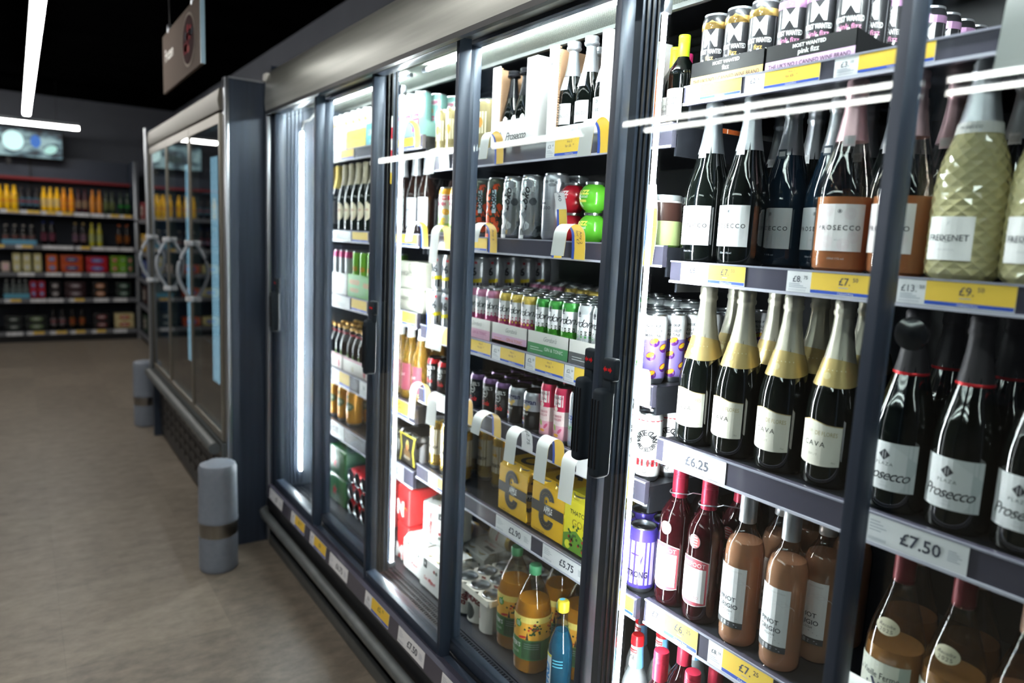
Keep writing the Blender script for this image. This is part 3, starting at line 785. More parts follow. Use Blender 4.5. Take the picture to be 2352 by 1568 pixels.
def box_open(w, d, h0, h1, m, art=None, name='tray', th=.0015, ears=None, inside=None):
    """shallow open carton: front height h0, back height h1"""
    g = G(); y0 = -d/2; y1 = d/2
    g.box(-w/2, w/2, y0, y1, 0, th, m)
    g.box(-w/2, w/2, y0, y0+th, th, h0, m); g.box(-w/2, w/2, y1-th, y1, th, h1, m)
    for s in (-1, 1):
        a = s*w/2; b = a-s*th
        vs = [(a, y0, th), (a, y1, th), (a, y0, h0), (a, y0+d*.25, h0*.92), (a, y0+d*.6, h1*.85), (a, y1, h1)]
        pts = [(y0, th), (y1, th), (y1, h1), (y0+d*.6, h1*.8), (y0+d*.3, h0*.8), (y0, h0)]
        n = len(pts); V = [(a, p, q) for p, q in pts]+[(b, p, q) for p, q in pts]
        fs = [(i, (i+1) % n, n+(i+1) % n, n+i) for i in range(n)]
        for t in tessellate_polygon([[Vector((p[0], p[1], 0)) for p in pts]]): fs += [tuple(t), tuple(n+i for i in t)]
        g.add(V, fs, m)
    if art: art(g, flat(y0, .0004), flat(y0, .0008))
    return g.obj(name)

# canned wine, gold and pink
def wanted(top, word, wm):
    def art(g, m1, m2, r, h):
        grey = gloss((176, 178, 184)); tm = gloss(top, .4)
        z = h-.017
        for a in (-1, 1):         # faceted panels round the can
            u0 = a*r*1.05; g.poly([(u0, .014), (u0+a*r*.9, .014), (u0+a*r*.9, h*.64), (u0, h*.78)][::a], m1, grey)
        for k in (-2, 0, 2):
            c = k*r*1.05
            g.poly([(c-r*1.06, h*.78), (c, h*.90), (c+r*1.06, h*.78), (c+r*1.06, z), (c-r*1.06, z)], m1, tm)
        W = mat((244, 244, 244), .4)
        g.text('M', h*.34, 0, h*.66, m2, W, bold=.015, sx=.86); g.text('W', h*.30, 0, h*.27, m2, W, bold=.015, sx=.74)
        g.text('MOST WANTED', h*.088, 0, h*.475, m2, W, bold=.025, maxw=r*1.7)
        g.text(word, h*.085, 0, h*.39, m2, wm, bold=.01)
        for du, dv in ((0, .80), (.002, .825), (-.002, .84)): g.ell(du, h*dv, .0009, .0009, m2, W, 8)
        g.text('MOST WANTED', h*.12, r*1.5, h*.38, m2, M_black, shear=.2, rot=pi/2, bold=.01, maxw=h*.55)
    return lambda: can(.0265, .134, [(.134, gloss((52, 52, 56), .35, .35))], art, gloss((196, 198, 204), .7), bot=gloss((52, 52, 56)))
gold_mw = wanted((226, 190, 112), 'fizz', mat((224, 186, 110)))
pink_mw = wanted((206, 160, 206), 'pink fizz', mat((222, 150, 190)))
def tray_mw(c, word):
    def art(g, m1, m2):
        g.rect(-.083, .083, .002, .021, m1, mat(c, .5), .3)
        g.text("THE UK'S NO.1 CANNED WINE BRAND", .0105, 0, .0115, m2, mat((60, 40, 60)), bold=.012, maxw=.152)
        g.text('MOST WANTED', .0085, 0, .040, m2, M_white, bold=.02); g.text(word, .012, 0, .030, m2, M_white, bold=.01)
    return lambda: box_open(.168, .225, .048, .052, mat((24, 24, 26), .5), art, 'cardboard_tray')
S = lambda b, n: SHELF[b, n][0]
put('traygold', tray_mw((228, 192, 110), 'fizz'), 1.209, .930, S(3, 1), 'black and gold cardboard tray of canned wine, left on the top right shelf', 'tray', rz=FR)
put('traypink', tray_mw((226, 190, 226), 'pink fizz'), 1.209, .759, S(3, 1), 'black and pink cardboard tray of canned wine in front', 'tray', rz=FR)
put('traypink', tray_mw((226, 190, 226), 'pink fizz'), 1.446, .759, S(3, 1), 'black cardboard tray of canned wine behind the pink fronted tray', 'tray', rz=FR)
for row in range(4):
    for i in range(3):
        x = 1.122+row*.0545
        lab = f'gold topped canned wine, {ORD[i]} from left in the front row' if row == 0 else 'gold topped canned wine standing behind the front row of its tray'
        put('canmwg', gold_mw, x+.004, .985-i*.055, S(3, 1)+.002, lab, 'can', 'gold canned wine', FR+.36)
for row in range(8):
    for i in range(3):
        x = 1.122+row*.0545+(.02 if row > 3 else 0)
        lab = f'pink topped canned wine, {ORD[i]} from left in the front row' if row == 0 else (f'pink topped canned wine at the right side of its tray, {ORD[row]} from the front' if i == 2 and row < 7 else 'pink topped canned wine in the rows behind the front')
        put('canmwp', pink_mw, x+.004, .814-i*.055, S(3, 1)+.002, lab, 'can', 'pink canned wine', FR+.36)

# gin cans in trays
def gin(c_top, c_low, band, btxt, extra=None, c_mid=(242, 243, 246)):
    def art(g, m1, m2, r, h):
        K = mat((28, 28, 34), .4)
        g.text("Gordon's", h*.19, r*.1, h*.685, m2, K, shear=.42, bold=-.004, sp=.80)
        g.rect(-r*1.5, r*1.5, h*.485, h*.555, m1, gloss(band)); g.text(btxt, h*.058, r*.1, h*.52, m2, M_white, bold=.02)
        g.rect(-r*.05-.006, -r*.05+.006, h*.775, h*.885, m1, mat((206, 208, 214))); g.ell(-r*.05, h*.84, .0035, .005, m2, mat((50, 52, 60)), 10); g.rect(-r*.05-.004, -r*.05+.004, h*.785, h*.805, m2, mat((110, 112, 120)))
        if extra: g.rect(-r*1.5, r*1.5, h*.44, h*.475, m1, gloss(extra))
        for i in range(7):
            a = .5+i*.33; g.text('/', h*.16, -r*.9+i*r*.3, h*.36, m2, gloss(tuple(min(255, v+50) for v in c_low)), rot=(i % 3-1)*.5)
    return lambda: can(.0265, .146, [(.146*.485, gloss(c_low, .4)), (.146*.83, gloss(c_mid, .15)), (.146, gloss(c_top, .4))], art)
G_pink = gin((226, 150, 186), (190, 84, 132), (176, 30, 96), 'PREMIUM PINK')
G_yp = gin((238, 208, 106), (196, 78, 130), (186, 24, 96), 'PREMIUM PINK', (240, 206, 80))
G_green = gin((74, 164, 74), (70, 150, 48), (26, 28, 26), 'LONDON DRY')
G_silv = gin((216, 220, 224), (200, 204, 208), (26, 28, 26), 'LONDON DRY', (90, 170, 96))
def tray_gin(w, low, wlow, t2, tc, wht=.058, stripe=None):
    def art(g, m1, m2):
        g.rect(-w/2+.001, w/2-.001, .002, .030, m1, mat(low, .5), .3)
        if stripe: g.rect(-w/2+.001, w/2-.001, .002, .012, m1, mat(stripe, .5), .3)
        g.text("Gordon's", .017, .012, .045, m2, mat((150, 148, 150)), shear=.4, sp=.85)
        g.text(t2, .0125, w*.16, .0195, m2, mat(tc), bold=.008, maxw=w*.55)
        g.rect(-w*.42, -w*.1, .012, .0135, m2, mat(tc), .3); g.rect(-w*.42, -w*.2, .018, .0195, m2, mat(tc), .3)
    return lambda: box_open(w, .225, .060, .050, mat((236, 234, 230), .6), art, 'cardboard_tray')
Z = S(2, 3)
put('tg0', tray_gin(.168, (226, 176, 200), 0, 'GIN & TONIC', (190, 110, 150)), 1.208, 1.776, Z, 'pale pink and white can tray at the left of the middle shelf', 'tray')
put('tg1', tray_gin(.170, (228, 184, 216), 0, 'GIN & TONIC', (216, 130, 90), stripe=(240, 210, 120)), 1.208, 1.598, Z, 'pink, white and yellow can tray on the middle shelf', 'tray')
put('tg2', tray_gin(.170, (78, 152, 96), 0, 'GIN & TONIC', (236, 244, 236)), 1.208, 1.424, Z, 'green and white gin and tonic can tray on the middle shelf', 'tray')
put('tg3', tray_gin(.168, (96, 98, 100), 0, 'SLIMLINE', (220, 222, 224)), 1.208, 1.253, Z, 'grey and white can tray beside the door handle', 'tray')
for key, fn, yc, nm, n in (('g0', G_pink, 1.776, 'pink topped gin can', 7), ('g1', G_yp, 1.598, 'yellow topped pink gin can', 7), ('g2', G_green, 1.424, 'green topped gin can', 7), ('g3', G_silv, 1.253, 'silver topped gin can', 6)):
    for row in range(n):
        for i in range(3):
            x = 1.127+row*.0545
            lab = f'{nm}, {["left", "middle", "right"][i]} of the front row in its tray' if row == 0 else f'{nm} in the rows behind, only the lid showing'
            put(key, fn, x+(.012 if row > 3 else 0), yc+.0545-i*.0545, Z+.002+(.012 if row > 3 else 0), lab, 'can', nm+'s')

# passion fruit martini cans and their neighbours
def passion(g, m1, m2, r, h):
    K = mat((40, 40, 48))
    g.text('ALL SHOOK UP', h*.050, 0, h*.835, m2, K, bold=.03, maxw=r*1.2); g.text('PASSION FRUIT', h*.058, 0, h*.755, m2, K, bold=.01, maxw=r*1.5); g.text('MARTINI', h*.058, 0, h*.695, m2, K, bold=.01)
    for i, (u, v) in enumerate(((-1.1, .52), (-.05, .40), (1.0, .52), (-1.1, .22), (.1, .14), (1.1, .24), (.2, .60), (-2.1, .38), (2.1, .38), (2.0, .12), (-2, .1))):
        g.ell(u*r, v*h, r*.40, r*.36, m1, gloss((92, 36, 128)), 16); g.ell(u*r-.001, v*h+.003, r*.36, r*.20, m2, mat((226, 116, 40)), 14, .45)
        m3 = cyl(r, .0009); g.ell(u*r-.001, v*h+.003, r*.30, r*.145, m3, mat((226, 200, 40)), 14, .45)
        m4 = cyl(r, .0011)
        for q in (-.4, 0, .4): g.ell(u*r-.001+q*r*.4, v*h+.003+q*.004, .0009, .0006, m4, K, 6)
pas = lambda: can(.0265, .150, [(.150*.63, gloss((150, 132, 206))), (.150, gloss((236, 238, 242)))], passion)
def herbgin(g, m1, m2, r, h):
    K = mat((40, 44, 44)); gr = gloss((96, 170, 84))
    g.text('LONDON DRY', h*.05, 0, h*.66, m2, K); g.text('GIN', h*.11, 0, h*.58, m2, K, bold=.01); g.text('TONIC', h*.07, 0, h*.44, m2, K)
    for i in range(14): g.ell(r*(-1.6+.24*i), h*(.14+.07*(i % 3)), r*.10, r*.22, m1, gr, 8, (i % 5-2)*.4)
    for i in range(8): g.ell(r*1.1, h*(.3+.08*i), r*.09, r*.2, m1, gr, 8, (i % 3-1)*.6)
herb = lambda: can(.0265, .150, [(.150, gloss((240, 243, 242)))], herbgin)
for row in range(7):
    for i, y in enumerate((1.078, )):
        pass
    x = 1.122+row*.058
    put('pas', pas, x, 1.082, S(2, 3), 'purple passion fruit can at the front beside the mullion' if row == 0 else f'purple passion fruit can behind the front one, {ORD[row]} in its row' if row < 4 else 'purple passion fruit can far back in its row', 'can', 'passion fruit cans', FR+.6)
    put('herb', herb, x, 1.138, S(2, 3), 'white can with green leaves left of the passion fruit can' if row == 0 else 'white can with green leaves in the row behind', 'can', 'white leaf cans')

# tall alcopop cans and ball cups
def loko(cam_):
    def art(g, m1, m2, r, h):
        rnd = random.Random(5 if cam_ else 9)
        cs = [(226, 84, 40), (60, 76, 50), (24, 26, 24)] if cam_ else [(150, 156, 164), (206, 212, 216), (90, 94, 100)]
        for i in range(54 if cam_ else 26):
            u = rnd.uniform(-2.2, 2.2)*r; v = rnd.uniform(.1, .88)*h; n = 7
            p = [(u+rnd.uniform(.5, 1.)*.012*cos(6.28*k/n), v+rnd.uniform(.5, 1.)*.013*sin(6.28*k/n)) for k in range(n)]
            g.poly(p, cyl(r, .0003+.00001*i), gloss(rnd.choice(cs), .5 if not cam_ else .3))
        m5 = cyl(r, .0012)
        g.text('FOUR', h*.30, -r*.35, h*.42, m5, gloss((232, 96, 44) if cam_ else (238, 240, 244)), rot=pi/2, bold=.04)
        g.text('Loko', h*.17, r*.25, h*.64, m5, M_black, shear=.4, rot=pi/2-.15, bold=.01)
        if cam_:
            g.rect(r*.60-.006, r*.60+.006, h*.42, h*.80, cyl(r, .0011), mat((196, 220, 232))); g.text('CAMO', h*.085, r*.60, h*.61, cyl(r, .0014), M_black, rot=pi/2, bold=.04)
    return lambda: can(.033, .168, [(.168, gloss((66, 74, 60), .3) if cam_ else gloss((232, 236, 240), .8, .2))], art)
def loko_back(g, m1, m2, r, h):
    for i in range(13): g.rect(-r*.7, r*.5, h*(.62+.018*i), h*(.624+.018*i), m1, mat((120, 116, 140)))
    g.rect(-r*.7, r*.1, h*.545, h*.575, m1, mat((70, 72, 80)))
    for i in range(5): g.ring(-r*.6+i*.0085, h*.49, .0024, .0036, m1, mat((50, 52, 60)), 12)
    for i in range(10): g.rect(-r*.7, r*.55, h*(.16+.026*i), h*(.163+.026*i), m1, mat((150, 146, 170)))
    rnd = random.Random(3)
    for i in range(12):
        u = rnd.uniform(-2, 2)*r; g.ell(u, h*rnd.uniform(.82, .89), .007, .004, m1, gloss((150, 154, 160), .7), 9)
lokob = lambda: can(.033, .168, [(.168, gloss((206, 210, 218), .7, .28))], loko_back)
Z = S(2, 2)
put('lc', loko(True), 1.125, 1.795, Z, 'orange and green camouflage can, left one, behind the curled strip', 'can', 'camouflage cans')
put('lc', loko(True), 1.125, 1.722, Z, 'orange and green camouflage can, right one', 'can', 'camouflage cans')
put('ls', loko(False), 1.125, 1.640, Z, 'silver patterned tall can, next to the orange camouflage cans', 'can', 'silver tall cans')
put('ls', loko(False), 1.125, 1.556, Z, 'silver patterned tall can, second from the orange camouflage cans', 'can', 'silver tall cans')
put('lb', lokob, 1.125, 1.460, Z, 'plain silver tall can covered in small print', 'can')
for i, (x, y) in enumerate(((1.20, 1.80), (1.20, 1.72), (1.20, 1.64), (1.20, 1.56), (1.20, 1.47))):
    put('lc' if i < 2 else 'ls', loko(True), x, y, Z, 'tall can in the second row behind the camouflage and silver cans', 'can', 'tall cans, second row')
def ball(c, letters):
    def f():
        m = gloss(c, .05, .22); g = G(); r = .036
        prof = [(.020, 0), (.022, .002)]+[(r*sin(pi*(.14+.72*i/14)), .034-r*cos(pi*(.14+.72*i/14))) for i in range(15)]+[(.0215, .0665)]
        g.lathe(prof, m, 26)
        mp = lambda u, v: ((r+.0008)*sin(u/r)*cos((v-.034)/r), -(r+.0008)*cos(u/r)*cos((v-.034)/r), .034+(r+.0008)*sin((v-.034)/r))
        g.text(letters[0], .014, 0, .046, mp, mat(letters[2]), bold=.05); g.text(letters[1], .009, 0, .036, mp, M_white)
        g.rect(-.012, .012, .023, .029, mp, mat(letters[2]))
        o = g.obj('ball_cup'); lid(.0245, .0708, o)
        return o
    return f
red_b = ball((172, 24, 40), ('BUZZ', 'Cocktail', (240, 220, 224))); grn_b = ball((92, 178, 46), ('BUZZ', 'Cocktail', (226, 226, 90)))
for k, fn, y, nm in (('br', red_b, 1.388, 'dark red'), ('bg', grn_b, 1.312, 'bright green')):
    for lv in (0, 1):
        put(k, fn, 1.125, y, Z+lv*.0712, f'{nm} ball shaped cup, {"upper" if lv else "lower"} of its stack of two', 'cup', 'ball shaped cups')
put('br', red_b, 1.215, 1.318, Z, 'dark red ball shaped cup behind the door frame', 'cup', 'ball shaped cups')
# margarita jars
def jar():
    g = G(); r = .043
    g.lathe([(r*.92, 0), (r, .004), (r, .055), (r, .094), (r*.97, .098), (0, .098)], [gloss((150, 196, 96)), gloss((214, 232, 160), .1), gloss((74, 50, 44), .1), M_white, M_white], 28)
    m2 = cyl(r, .0004)
    for i in range(26): g.poly([(-.004+.006*cos(a), .030+.006*sin(a)) for a in (i*.2417-.05, i*.2417+.05)]+[(-.004+.018*cos(a), .030+.018*sin(a)) for a in (i*.2417+.05, i*.2417-.05)], m2, mat((50, 70, 36)))
    g.text('MARGARITA', .010, -.002, .084, m2, M_white, bold=.01, maxw=.05); g.text('TEQUILA', .010, -.002, .073, m2, M_white, maxw=.035); g.text('TRIPLE SEC', .010, -.002, .062, m2, M_white, maxw=.04)
    o = g.obj('drink_jar')
    G().lathe([(r*.9, .098), (r*.98, .0985), (r*.98, .108), (r*.95, .110), (r*.88, .106), (0, .106)], mat((214, 218, 220), .2, .4), 28).obj('lid', o, 'clear silver rim')
    return o
put('jar', jar, 1.165, 1.130, Z, 'green and brown margarita jar with sunburst, beside the mullion', 'jar', 'margarita jars')
for x, y in ((1.165, 1.22), (1.26, 1.13), (1.26, 1.22)): put('jar', jar, x, y, Z, 'margarita jar behind or left of the front one', 'jar', 'margarita jars behind')
# fruit cans by the door frame
def crush(g, m1, m2, r, h):
    g.rect(-r*1.3, r*1.3, h*.74, h*.83, m1, mat((206, 30, 50))); g.text('SMIRNOFF', h*.075, 0, h*.785, m2, M_white, bold=.02, maxw=r*1.8)
    g.text('CRUSH', h*.10, 0, h*.66, m2, mat((200, 40, 90)), bold=.03)
    for i, (u, v, c) in enumerate(((-.5, .36, (130, 190, 70)), (.4, .3, (240, 200, 70)), (-.2, .18, (150, 200, 90)), (.7, .5, (246, 170, 60)), (-.9, .5, (150, 200, 90)))): g.ell(u*r, v*h, r*.42, r*.3, m1, mat(c), 14, i)
crsh = lambda: can(.033, .150, [(.04, gloss((190, 214, 120))), (.128, gloss((238, 236, 226), .1)), (.150, gloss((244, 178, 40)))], crush)
put('crush', crsh, 1.125, 2.004, Z, 'yellow topped white fruit can right of the silver label bottles', 'can', 'fruit cans')
put('crush', crsh, 1.125, 1.935, Z, 'yellow topped white fruit can half behind the door frame', 'can', 'fruit cans')
put('crush', crsh, 1.125, 1.866, Z, 'white fruit can hidden between door frame and camouflage cans', 'can', 'fruit cans')

# silver and black tall cans, stacked two high
def n196(g, m1, m2, r, h):
    g.rect(-r*1.2, r*1.25, .014, h*.36, m1, gloss((30, 32, 36)));  g.poly([(-r*1.2, h*.36), (r*1.25, h*.44), (r*1.25, h*.34), (-r*1.2, h*.26)], m2, gloss((244, 220, 40)))
    m3 = cyl(r, .0009)
    g.text('196', h*.30, -r*.1, h*.62, m3, mat((44, 46, 50)), bold=.03, maxw=r*1.9); g.rect(r*.4, r*.4+.009, h*.82, h*.88, m2, mat((226, 70, 80)))
    for i in range(8): g.rect(r*1.5, r*2.2, h*(.3+.05*i), h*(.315+.05*i), m1, mat((150, 152, 160)))
c196 = lambda: can(.029, .116, [(.116, gloss((206, 210, 216), .6))], n196)
Z = S(2, 3)
for lv in (0, 1):
    for i, y in enumerate((2.045, 1.975, 1.905)):
        put('c196', c196, 1.125, y, Z+lv*.1165, f'silver and black can with yellow slash, {["left", "middle", "right"][i]} of the {"upper" if lv else "lower"} layer', 'can', 'silver and black cans')
for lv in (0, 1):
    for row in range(1, 6):
        for i, y in enumerate((2.045, 1.975, 1.905)):
            put('c196', c196, 1.125+row*.0605, y, Z+lv*.1165, f'silver and black can in the {"upper" if lv else "lower"} layer behind the front ones', 'can', f'silver and black cans behind, {"upper" if lv else "lower"} layer')

# cola and spirit cans
def jack(neckc):
    def art(g, m1, m2, r, h):
        W = mat((220, 220, 220)); g.text("DANIEL'S", h*.12, r*.1, h*.72, m2, W, bold=.015, maxw=r*1.5); g.ring(r*.1, h*.58, .009, .0105, m2, W); g.text('No.7', h*.075, r*.1, h*.58, m2, W, bold=.02)
        g.text('Cola', h*.16, r*.1, h*.34, m2, mat((200, 30, 36)), shear=.4, bold=.02)
        fine(g, -r*.3, r*.6, h*.44, h*.50, 2, m2, W)
    return lambda: can(.033, .115, [(.096, gloss((24, 24, 27), .3)), (.115, gloss(neckc, .5))], art, M_blk, neck=gloss(neckc, .5))
jackp = jack((120, 86, 136)); jackr = jack((196, 28, 40))
def morgan(g, m1, m2, r, h):
    g.text('Morgan', h*.16, r*.1, h*.76, m2, mat((44, 50, 84)), bold=.03); g.text('Spiced Gold', h*.075, -r*.35, h*.47, m2, M_white, shear=.3)
    g.ell(-r*.45, h*.28, .0115, .0115, m1, M_white, 20); g.poly([(-r*.45+.011*cos(a), h*.28+.011*sin(a)) for a in [.25+i*.29 for i in range(10)]], m2, mat((200, 30, 50)))
    m3 = cyl(r, .0008); g.poly([(-r*.45+.0105*cos(a), h*.28+.0105*sin(a)) for a in [3.4+i*.29 for i in range(10)]], m3, mat((30, 60, 150)))
    g.text('PEPSI', h*.06, -r*.45, h*.28, cyl(r, .001), M_white, bold=.02)
    for i, (u, v) in enumerate(((-.2, .62), (.1, .58), (.3, .63))): g.ell(u*r, v*h, .005, .007, m1, mat((196, 166, 96)), 10, i)
morg = lambda: can(.033, .115, [(.062, gloss((24, 24, 26), .3)), (.115, gloss((196, 200, 208), .7))], morgan, M_blk)
def edin(g, m1, m2, r, h):
    K = mat((60, 50, 60)); P = mat((226, 56, 96))
    g.rect(-r*.75, r*.75, h*.66, h*.86, m1, mat((244, 240, 238))); g.text('EDINBURGH', h*.062, 0, h*.81, m2, K, bold=.01, maxw=r*1.35); g.text('GIN', h*.062, r*.15, h*.72, m2, K, bold=.01)
    g.ell(0, h*.62, .006, .006, m2, mat((246, 230, 220)), 14); g.text('RHUBARB', h*.058, 0, h*.50, m2, mat((190, 90, 110)), maxw=r*1.3); g.text('& GINGER', h*.058, 0, h*.44, m2, mat((190, 90, 110)), maxw=r*1.3)
    for i, (u, v, c) in enumerate(((-.5, .22, (206, 70, 110)), (.1, .17, (230, 160, 60)), (.5, .25, (214, 90, 130)), (-.1, .30, (150, 190, 90)), (-.8, .3, (160, 190, 90)))): g.ell(u*r, v*h, r*.14, r*.32, m1, mat(c), 10, .5+i)
edn = lambda: can(.0265, .150, [(.05, gloss((240, 178, 196), .15)), (.087, gloss((248, 226, 226), .1)), (.096, gloss((222, 56, 96))), (.150, gloss((226, 60, 100)))], edin, M_blk)
def abso(g, m1, m2, r, h):
    B = mat((40, 70, 160)); g.text('ABSOLUT', h*.105, 0, h*.56, m2, B, bold=.03, maxw=r*2.0); g.text('VODKA', h*.045, 0, h*.49, m2, B)
    g.text('sprite', h*.13, 0, h*.40, m2, mat((70, 190, 100)), shear=.3, bold=.01); g.text('5%', h*.07, -r*.1, h*.14, m2, B)
    g.rect(r*.7, r*1.8, h*.55, h*.86, m1, gloss((120, 196, 80))); g.rect(r*1.0, r*1.9, h*.6, h*.76, m2, gloss((60, 160, 90)))
absl = lambda: can(.0265, .150, [(.150, gloss((218, 224, 232), .5))], abso, M_blk)
Z = S(2, 4)
for k, fn, y, nm in (('jp', jackp, 1.775, 'black can with purple neck, behind the left door frame'), ('jp', jackp, 1.705, 'black can with purple neck, left one in front'), ('jp', jackp, 1.638, 'black can with purple neck, right one in front'),
                     ('mo', morg, 1.572, 'silver over black cola can, left one'), ('mo', morg, 1.500, 'silver over black cola can, right one'),
                     ('ed', edn, 1.436, 'pink rhubarb gin can, left one'), ('ed', edn, 1.378, 'pink rhubarb gin can, right one'), ('ab', absl, 1.318, 'silver can with blue lettering beside the door handle'), ('ab', absl, 1.258, 'silver can with blue lettering behind the door handle')):
    put(k, fn, 1.126, y, Z, nm, 'can')
for row in (1, 2):
    for k, y in (('jp', 1.775), ('jp', 1.705), ('jp', 1.638), ('mo', 1.568), ('mo', 1.498), ('ed', 1.436), ('ed', 1.378), ('ab', 1.318)):
        put(k, None, 1.126+row*.07, y, Z, 'mixed drink can in the rows behind the purple necked and silver cans', 'can', 'mixed drink cans behind')
for i, y in enumerate((2.050, 1.978, 1.906)): put('jr', jackr, 1.126, y, Z, f'black can with red neck, {["left", "middle", "right"][i]} one, right of the clear bottles', 'can', 'red necked black cans')
def claw(g, m1, m2, r, h):
    K = mat((30, 30, 34)); R_ = mat((206, 32, 44))
    g.arc_text('WHITE CLAW', h*.115, 0, h*.60, .0185, pi/2, m2, K, bold=.03, step=.30); g.arc_text('HARD SELTZER', h*.085, 0, h*.60, .0185, -pi/2, m2, K, bold=.02, below=True, step=.22)
    for k in range(6): g.ring(-.002, h*.60-.004, .004+.0017*k, .0044+.0017*k, m2, K, 16, .6, 2.9)
    g.poly([(-.012, h*.60-.010), (.0, h*.60-.002), (.012, h*.60-.011)], m1, mat((206, 208, 210)))
    g.rect(-r*1.4, r*1.4, h*.23, h*.33, m1, R_); g.text('RASPBERRY', h*.07, 0, h*.28, m2, K, bold=.01); g.ring(0, h*.16, .0035, .0046, m2, K, 14)
    fine(g, -r*.7, r*.7, h*.09, h*.12, 2, m2, K)
    g.rect(-r*1.6, r*1.6, h*.885, h*.90, m1, R_)
clw = lambda: can(.029, .152, [(.152, gloss((244, 244, 244), .1))], claw)
put('claw', clw, 1.127, 1.082, Z, 'white seltzer can with round wave emblem and red band, front one', 'can', 'white seltzer cans', FR+.6)
put('claw', clw, 1.127, 1.146, Z, 'white seltzer can left of the front one, cut by the mullion', 'can', 'white seltzer cans', FR+.6)
put('claw', clw, 1.192, 1.078, Z, 'white seltzer can half hidden behind the front one', 'can', 'white seltzer cans', FR+.6)
for x, y in ((1.192, 1.142), (1.257, 1.08)): put('claw', clw, x, y, Z, 'white seltzer can at the back of its row', 'can', 'white seltzer cans behind')

# golden cider cans, lower shelf
def strong(g, m1, m2, r, h):
    K = mat((60, 56, 48)); W = gloss((226, 220, 204), .25)
    g.rect(-r*3.1, r*3.1, h*.30, h*.80, m1, W); g.text('STRONGBOW', h*.085, 0, h*.44, m2, K, bold=.03, maxw=r*1.9)
    gd = gloss((206, 168, 70), .7)
    for a in (-.5, 0, .5): g.ring(0, h*.60+a*.012, .014, .0155, m2, gd, 18, .3+a, 2.6+a)
    g.poly([(-.018, h*.62), (.012, h*.66), (.012, h*.60)], m2, gd)
strg = lambda: can(.033, .168, [(.168, gloss((216, 178, 84), .75, .25))], strong)
Z = S(2, 5)
for x, y, t in ((1.135, 2.035, 'gold and cream cider can, left one, beside the black packs'), (1.135, 1.960, 'gold and cream cider can, second from the black packs'), (1.135, 1.887, 'gold and cream cider can hidden by the door frame'),
                (1.215, 1.862, 'gold and cream cider can at the left edge of the next window'), (1.215, 1.775, 'gold and cream cider can with empty shelf on its right'), (1.215, 1.95, 'gold and cream cider can in the second row')):
    put('strong', strg, x, y, Z, t, 'can', 'gold cider cans')

# four packs in a card sleeve
def can_c(g, m1, m2, r, h):
    K = gloss((40, 38, 34), .1); g.ring(0, h*.62, .016, .026, m1, K, 22, .5, pi-.0, 1.15); g.ring(0, h*.40, .016, .026, m1, K, 22, pi, 2*pi-.5, 1.15); g.rect(-.026, -.016, h*.40, h*.62, m1, K)
    g.rect(-r*1.6, r*1.6, h*.41, h*.59, m2, K); g.text('APPLE', h*.10, r*.1, h*.50, cyl(r, .0009), M_white, bold=.03); g.text('CIDER', h*.04, r*.1, h*.435, cyl(r, .0009), M_white)
    for i in range(7): a = .6+i*.42; g.ell(.021*cos(a), h*.62+.024*sin(a), .0009, .0009, cyl(r, .0012), gloss((244, 210, 90)), 6)
def sleeve_pack(sl, art, canfn, w=.136, d=.134, h=.152, name='can_multipack', ends=True):
    root = empty(name); m = mat(sl, .45, 0, 0, 0, 1.45, .15)
    g = G(); hw = w/2; y0 = -d/2
    pr = [(y0+.010, 0), (y0, .008), (y0-.001, h*.5), (y0, h-.016), (y0+.020, h), (d/2-.020, h), (d/2, h-.016), (d/2, .008), (d/2-.010, 0)]
    vs = []; n = len(pr)
    for x in (-hw, hw): vs += [(x, p, q) for p, q in pr]
    vs += [(x*.98, p*.985, q*.985+.001) for x in (-hw, hw) for p, q in pr]
    fs = []
    for o, s_ in ((0, 1), (2*n, -1)):
        for i in range(n):
            j = (i+1) % n; f = (o+i, o+j, o+n+j, o+n+i); fs.append(f)
    g.add(vs, fs, m)
    if ends:
        for sx in (-1, 1):                # folded gussets at the corners
            for (za, zb) in ((h-.018, h-.045), (.010, .038)):
                g.add([(sx*hw, y0, za), (sx*hw, y0+.045, za+(.012 if za > .1 else -.006)), (sx*(hw-.006), y0+.006, zb)], [(0, 1, 2)], m)
                g.add([(sx*hw, -y0, za), (sx*hw, -y0-.045, za+(.012 if za > .1 else -.006)), (sx*(hw-.006), -y0-.006, zb)], [(0, 1, 2)], m)
    art(g, flat(y0-.001, .0005), flat(y0-.001, .0009), w, h, lambda u, v: (u, v, h+.0006))
    g.obj('card_sleeve', root)
    for x in (-1, 1):
        for y in (-1, 1):
            c = canfn(); c.parent = root; c.location = (x*w*.235, y*d*.235, .003); c.name = 'can'
            c.rotation_euler = (0, 0, x*pi/2*.55)
    return root
